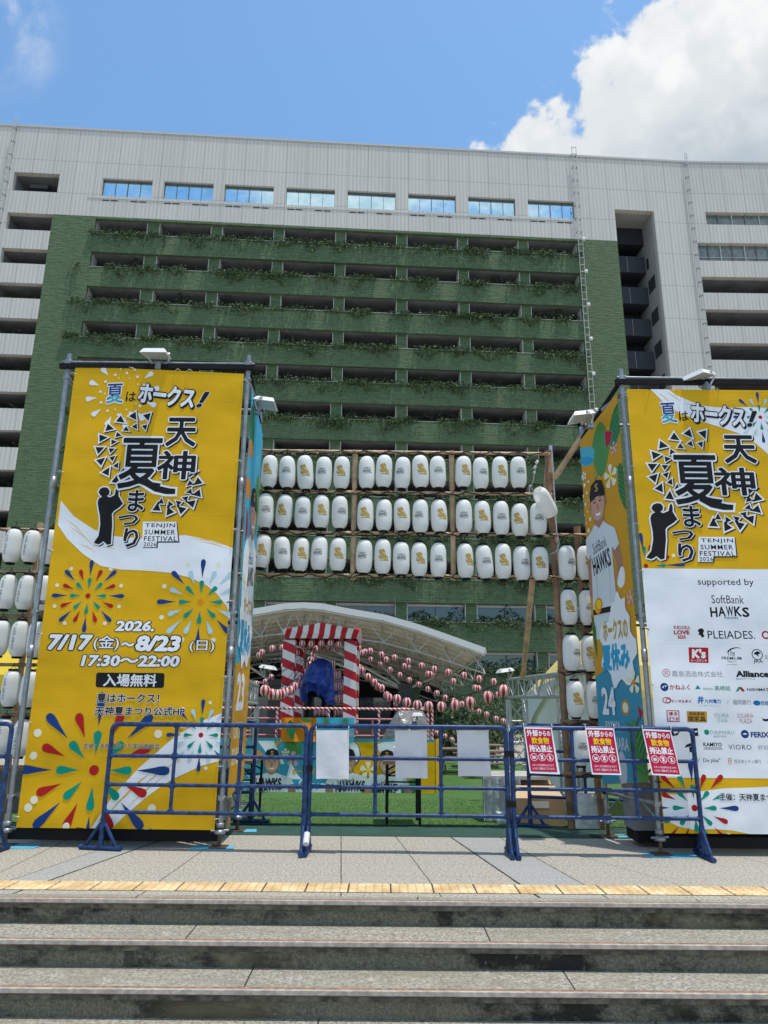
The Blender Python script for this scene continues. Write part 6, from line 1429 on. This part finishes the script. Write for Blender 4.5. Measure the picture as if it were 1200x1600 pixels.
mb.add(c + [rg0, rg1], [(0, 1, 5, 4), (1, 2, 5), (2, 3, 4, 5), (3, 0, 4)], M_TENTY); mb.build('roof', TN)
mb = MB(); mb.beam(A0 + ov + Vector((0, .1, -.02)), A1 + ov + Vector((0, -.1, -.02)), .05, .10, M_ROOFE)
vl = [A0 + ov + Vector((-.02, 0, -.07)), A0.lerp(A1, .55) + ov + Vector((-.02, 0, -.07)), A0.lerp(A1, .38) + ov + Vector((-.02, 0, -.22)), A0.lerp(A1, .2) + ov + Vector((-.02, 0, -.42)), A0.lerp(A1, .0) + ov + Vector((-.02, 0, -.95))]
mb.poly(vl, M_CANVAS); mb.build('valance', TN)
TN2 = thing('yellow_awning', 'yellow awning of a stall seen between the lanterns at the left edge', 'awning', at(20, 1100, 11))
p0, p1, p2, p3 = at(-70, 1012, 12), at(95, 1008, 12), at(110, 1052, 9.5), at(-90, 1056, 9.5); mb = MB(); mb.add([p0, p1, p2, p3], [(0, 3, 2, 1)], pmat('awning_yellow', (.75, .55, .03), .6, trans=.3)); mb.build('canopy', TN2)
mb = MB(); mb.add([p3, p2, p2 + Vector((0, -.01, -.2)), p3 + Vector((0, -.01, -.2))], [(0, 3, 2, 1)], MATS['awning_yellow']); mb.build('valance', TN2)
for p in (p0, p1, p2, p3): mb = MB(); mb.tube([p, (p.x, p.y, gz(p.y))], .02, M_ALU, 6); mb.build('leg', TN2)
mb = MB(); mb.b2((p3.x, 12.3, gz(12)), (p2.x + .6, 12.4, .9), pmat('stall_grey', (.12, .125, .12), .8, var=.3)); mb.b2((p3.x, 10, gz(10)), (p2.x + .4, 10.8, .35), MATS['stall_grey']); mb.build('counter', TN2)

# tables
def table(lab, x0, y0, w, l, h, rz=0, top=(.20, .13, .08)):
    b = Vector((x0, y0, gz(y0))); T = thing('folding_table', lab, 'table', b, None, rz); Mx = WM[T.name]
    mb = MB(); mb.box((0, 0, h - .015), (w, l, .03), pmat('table_top', top, .5)); mb.v = [Mx @ v for v in mb.v]; mb.build('table_top', T)
    for sx in (-1, 1):
        for sy in (-1, 1): mb = MB(); mb.tube([(sx * (w / 2 - .05), sy * (l / 2 - .1), -.04), (sx * (w / 2 - .05), sy * (l / 2 - .1), h - .03)], .016, M_BLACK, 6); mb.v = [Mx @ v for v in mb.v]; mb.build('leg', T)
    for sy in (-1, 1):
        mb = MB(); pts = [(-(w / 2 - .05) + (w - .1) * t, sy * (l / 2 - .1), h - .10 - .07 * sin(pi * t)) for t in [i / 8 for i in range(9)]]; mb.tube([(p[0], p[1], 2 * (h - .13) - p[2]) for p in pts], .010, M_BLACK, 5)
        mb.tube([(-(w / 2 - .05), sy * (l / 2 - .1), h - .22), (w / 2 - .05, sy * (l / 2 - .1), h - .22)], .009, M_BLACK, 5); mb.v = [Mx @ v for v in mb.v]; mb.build('brace', T)
    return T
table('black legged folding table with a brown top behind the middle barrier', .24, 8.72, .46, .86, .70)
table('folding table half hidden behind the left tower', -1.72, 9.1, .52, .9, .70)
mb = MB(); q = [at(611, 1190, 8.5), at(650, 1190, 8.5)]; mb.box(((q[0].x + q[1].x) / 2, 8.6, gz(8.6) + .76), (.22, .2, .13), M_SHEET); tag(mb.build('paper_stack', None, (.24, 8.6, gz(8.6) + .70)), 'stack of white paper lying on the folding table', 'paper')
# grey covered gear on the stage
c = at(645, 1134, 18.8); mb = MB(); N_ = 24; vs = []
for i in range(9):
    t = i / 8
    for k in range(N_): a = 2 * pi * k / N_; rr = (.25 + .75 * t) * (1 + .12 * sin(5 * a + 4 * t) + .08 * sin(3 * a)); vs.append((c.x - .1 + .62 * rr * cos(a), 18.9 + .5 * rr * sin(a), zd + .62 * (1 - t ** 2) * (1 + .25 * cos(2 * a)) + .02))
mb.add(vs, [(i * N_ + (k + 1) % N_, i * N_ + k, (i + 1) * N_ + k, (i + 1) * N_ + (k + 1) % N_) for i in range(8) for k in range(N_)] + [list(range(N_))], pmat('grey_plastic', (.17, .17, .165), .28, bump=(7, .8, .06)), True); tag(mb.build('covered_gear', None, (c.x, 18.9, zd)), 'gear under a crumpled grey plastic sheet on the stage', 'cover')
# counter, boxes and sheets on the right
b = turf(770, 1290); CT = thing('stall_counter', 'stall counter under a clear plastic sheet in front of the right truss', 'counter', b)
mb = MB(); x0, x1 = at(757, 1240, 8.9).x, at(862, 1240, 8.9).x; zt_ = at(800, 1212, 8.9).z; mb.b2((x0, 8.85, zt_ - .04), (x1, 9.5, zt_), pmat('counter_top', (.42, .40, .36), .6, var=.3)); mb.build('counter_top', CT)
mb = MB(); n_ = 18; vs = [(x0 - .02 + (x1 - x0) * .55 * i / n_ , 8.84 + .03 * sin(i * 1.7), (zt_ - .01 if j else gz(8.8) + .02)) for j in (0, 1) for i in range(n_ + 1)]; mb.add(vs, [(i, i + 1, n_ + 2 + i, n_ + 1 + i) for i in range(n_)], M_PLASTIC, True); mb.build('plastic_sheet', CT)
mb = MB(); mb.b2((x0 + .05, 9.3, gz(9.3) - .1), (x1 - .1, 9.45, zt_ - .04), pmat('counter_board', (.26, .26, .24), .8)); mb.build('back_board', CT)
def carton(lab, px0, px1, py0, py1, Y, d, open_=False):
    a, b = at(px0, py1, Y), at(px1, py0, Y); z0 = gz(Y) + .012; T = thing('cardboard_box', lab, 'box', ((a.x + b.x) / 2, Y + d / 2, z0)); mb = MB(); mb.b2((a.x, Y, z0), (b.x, Y + d, b.z), M_CARD); mb.build('carton', T)
    mb = MB(); mb.add([(a.x, Y + .0, b.z + .002), (b.x, Y + .0, b.z + .002), (b.x - .03, Y + d * .8, b.z + .10), (a.x + .02, Y + d * .8, b.z + .10)], [(0, 1, 2, 3)], pmat('cardboard_pale', (.50, .36, .22), .8)); mb.build('flap', T)
    mb = MB(); mb.b2(((a.x + b.x) / 2 - .1, Y - .002, b.z - .10), ((a.x + b.x) / 2 + .1, Y + .001, b.z - .03), pmat('parcel_tape', (.62, .57, .46), .3)); mb.build('tape', T)
carton('flat brown cardboard box with its lid ajar on the turf by the right barrier', 806, 882, 1248, 1283, 8.45, .4)
carton('larger brown cardboard box standing behind the flat one', 799, 864, 1226, 1278, 8.95, .3)
mb = MB(); a = at(783, 1262, 8.7); mb.b2((a.x - .05, 8.65, gz(8.65) + .01), (a.x + .06, 8.8, gz(8.65) + .12), pmat('pale_box', (.40, .48, .46), .6)); mb.b2((a.x - .052, 8.648, gz(8.65) + .04), (a.x + .062, 8.80, gz(8.65) + .06), M_SHEET); tag(mb.build('small_box', None, (a.x, 8.7, gz(8.7))), 'small pale green box on the turf beneath the stall counter', 'box')
mb = MB(); a, b = at(897, 1292, 8.1), at(941, 1250, 8.1); N_ = 20; vs = []
for j in range(9):
    for k in range(N_): t = j / 8; an = 2 * pi * k / N_; w = (b.x - a.x) / 2 * (1 - .08 * t) * (1 + .05 * sin(an * 5 + t * 6)); sq = max(abs(cos(an)), abs(sin(an))); vs.append(((a.x + b.x) / 2 + w * cos(an) / sq, 8.25 + .16 * sin(an) / sq, gz(8.1) + .01 + .34 * t))
mb.add(vs, [(j * N_ + k, j * N_ + (k + 1) % N_, (j + 1) * N_ + (k + 1) % N_, (j + 1) * N_ + k) for j in range(8) for k in range(N_)] + [list(range(8 * N_, 9 * N_))], pmat('white_plastic_bag', (.60, .62, .60), .3, bump=(9, .9, .05)), True); tag(mb.build('plastic_sack', None, ((a.x + b.x) / 2, 8.25, gz(8.2))), 'crumpled white plastic sack at the foot of the lantern column', 'sack')
# grey sheeting inside the towers
for T, x0, x1, y0, y1, lab in ((TR, 2.36, 4.2, RB - .22, RF + .35, ''), (TL, LX0 + .1, LX1 - .08, LB - .12, LF + .3, '')):
    mb = MB(); mb.b2((x0, y1, .14), (x1, y0, .62), pmat('weight_cover', (.20, .205, .205), .6, var=.2, bump=(4, .6, .05))); mb.b2((x0 + .02, y1 - .02, .04), (x1 - .02, y0 + .01, .135), M_BLACK); mb.build('covered_weights', T)

# ------------------------------------------------------------------ hedges, bushes, benches in the back
def bush(mb, c, rx, ry, rz, n_, r, mats, s0, s1):
    for _ in range(n_):
        d = Vector((r.gauss(0, 1), r.gauss(0, 1), r.gauss(0, 1))).normalized() * (r.random() ** .35); 
        q = Vector((c.x + d.x * rx, c.y + d.y * ry, c.z + d.z * rz)); w = 1 + .35 * mnoise.noise(q * 1.7); leaf(mb, Vector((c.x + (q.x - c.x) * w, c.y + (q.y - c.y) * w, max(c.z - rz, c.z + (q.z - c.z) * w))), r.uniform(s0, s1), r, mats)
DK = [LEAF[0], LEAF[0], LEAF[1], LEAF[3]]
r = random.Random(9); zh = at(720, 1122, 46).z; mb = MB()
x = -24.0
while x < 34:
    hh = zh + .25 * mnoise.noise((x * .7, 0, 3))
    for _ in range(34): leaf(mb, Vector((x + r.gauss(0, .2), 46 + r.gauss(0, .35), -.85 + (hh + .85) * r.random() ** .8)), r.uniform(.14, .30), r, [LEAF[0], LEAF[1], LEAF[1], LEAF[2]])
    x += .25
tag(mb.build('hedge', None, (0, 46, -.85)), 'long clipped green hedge along the foot of the planted facade', 'hedge')
spots = [(700, 1150, 34, 1.5, 2.2), (735, 1165, 33, 1.3, 1.5), (763, 1160, 36, 1.4, 2.0), (715, 1188, 30, .9, .9), (748, 1190, 29, .8, .8), (785, 1165, 38, 1.5, 2.0), (690, 1185, 31, .8, 1.0)]
names_ = ['tall dark bush right of the stage end', 'rounded bush behind the third white sheet', 'dark bush left of the right truss mast', 'low bush before the tall dark bush by the stage', 'low bush below the third white sheet', 'dark bush seen through the right truss mast', 'small bush touching the yellow stage banner end']
for (px, py, Y, rx, rz), nm in zip(spots, names_):
    c = at(px, py, Y); T = thing('bush', nm, 'bush', (c.x, Y, -.85), 'bushes behind the turf'); mb = MB(); bush(mb, Vector((c.x, Y, max(-.3, c.z))), rx, 1.0, rz, 1100, r, DK, .14, .30); mb.build('foliage', T)
    mb = MB()
    for k in range(4): mb.tube([(c.x + .1 * k - .15, Y, -.85), (c.x + r.gauss(0, .3), Y + r.gauss(0, .3), max(-.3, c.z) + rz * .4)], [.05, .02], pmat('bark', (.10, .075, .055), .9), 5)
    mb.build('stem', T)
for i, (px, Y) in enumerate(((722, 23), (748, 25), (768, 22))):
    c = at(px, 1210, Y); T = thing('picnic_bench', ['picnic bench left of the third white sheet', 'picnic bench farthest back on the turf', 'picnic bench nearest the stall counter'][i], 'bench', (c.x, Y, -.85), 'benches at the back of the turf')
    wd = pmat('bench_wood', (.20, .15, .11), .8, var=.3)
    for (dy, z, w) in ((0, -.12, .7), (-.6, -.42, .25), (.6, -.42, .25)): mb = MB(); mb.b2((c.x - .8, Y + dy - w / 2, z - .04), (c.x + .8, Y + dy + w / 2, z), wd); mb.build('table_top' if dy == 0 else 'seat', T)
    for s_ in (-1, 1): mb = MB(); mb.beam((c.x + s_ * .55, Y - .6, -.85), (c.x + s_ * .55, Y - .15, -.16), .05, .08, wd); mb.beam((c.x + s_ * .55, Y + .6, -.85), (c.x + s_ * .55, Y + .15, -.16), .05, .08, wd); mb.beam((c.x + s_ * .6, Y - .6, -.48), (c.x + s_ * .6, Y + .6, -.48), .05, .06, wd); mb.build('leg_frame', T)
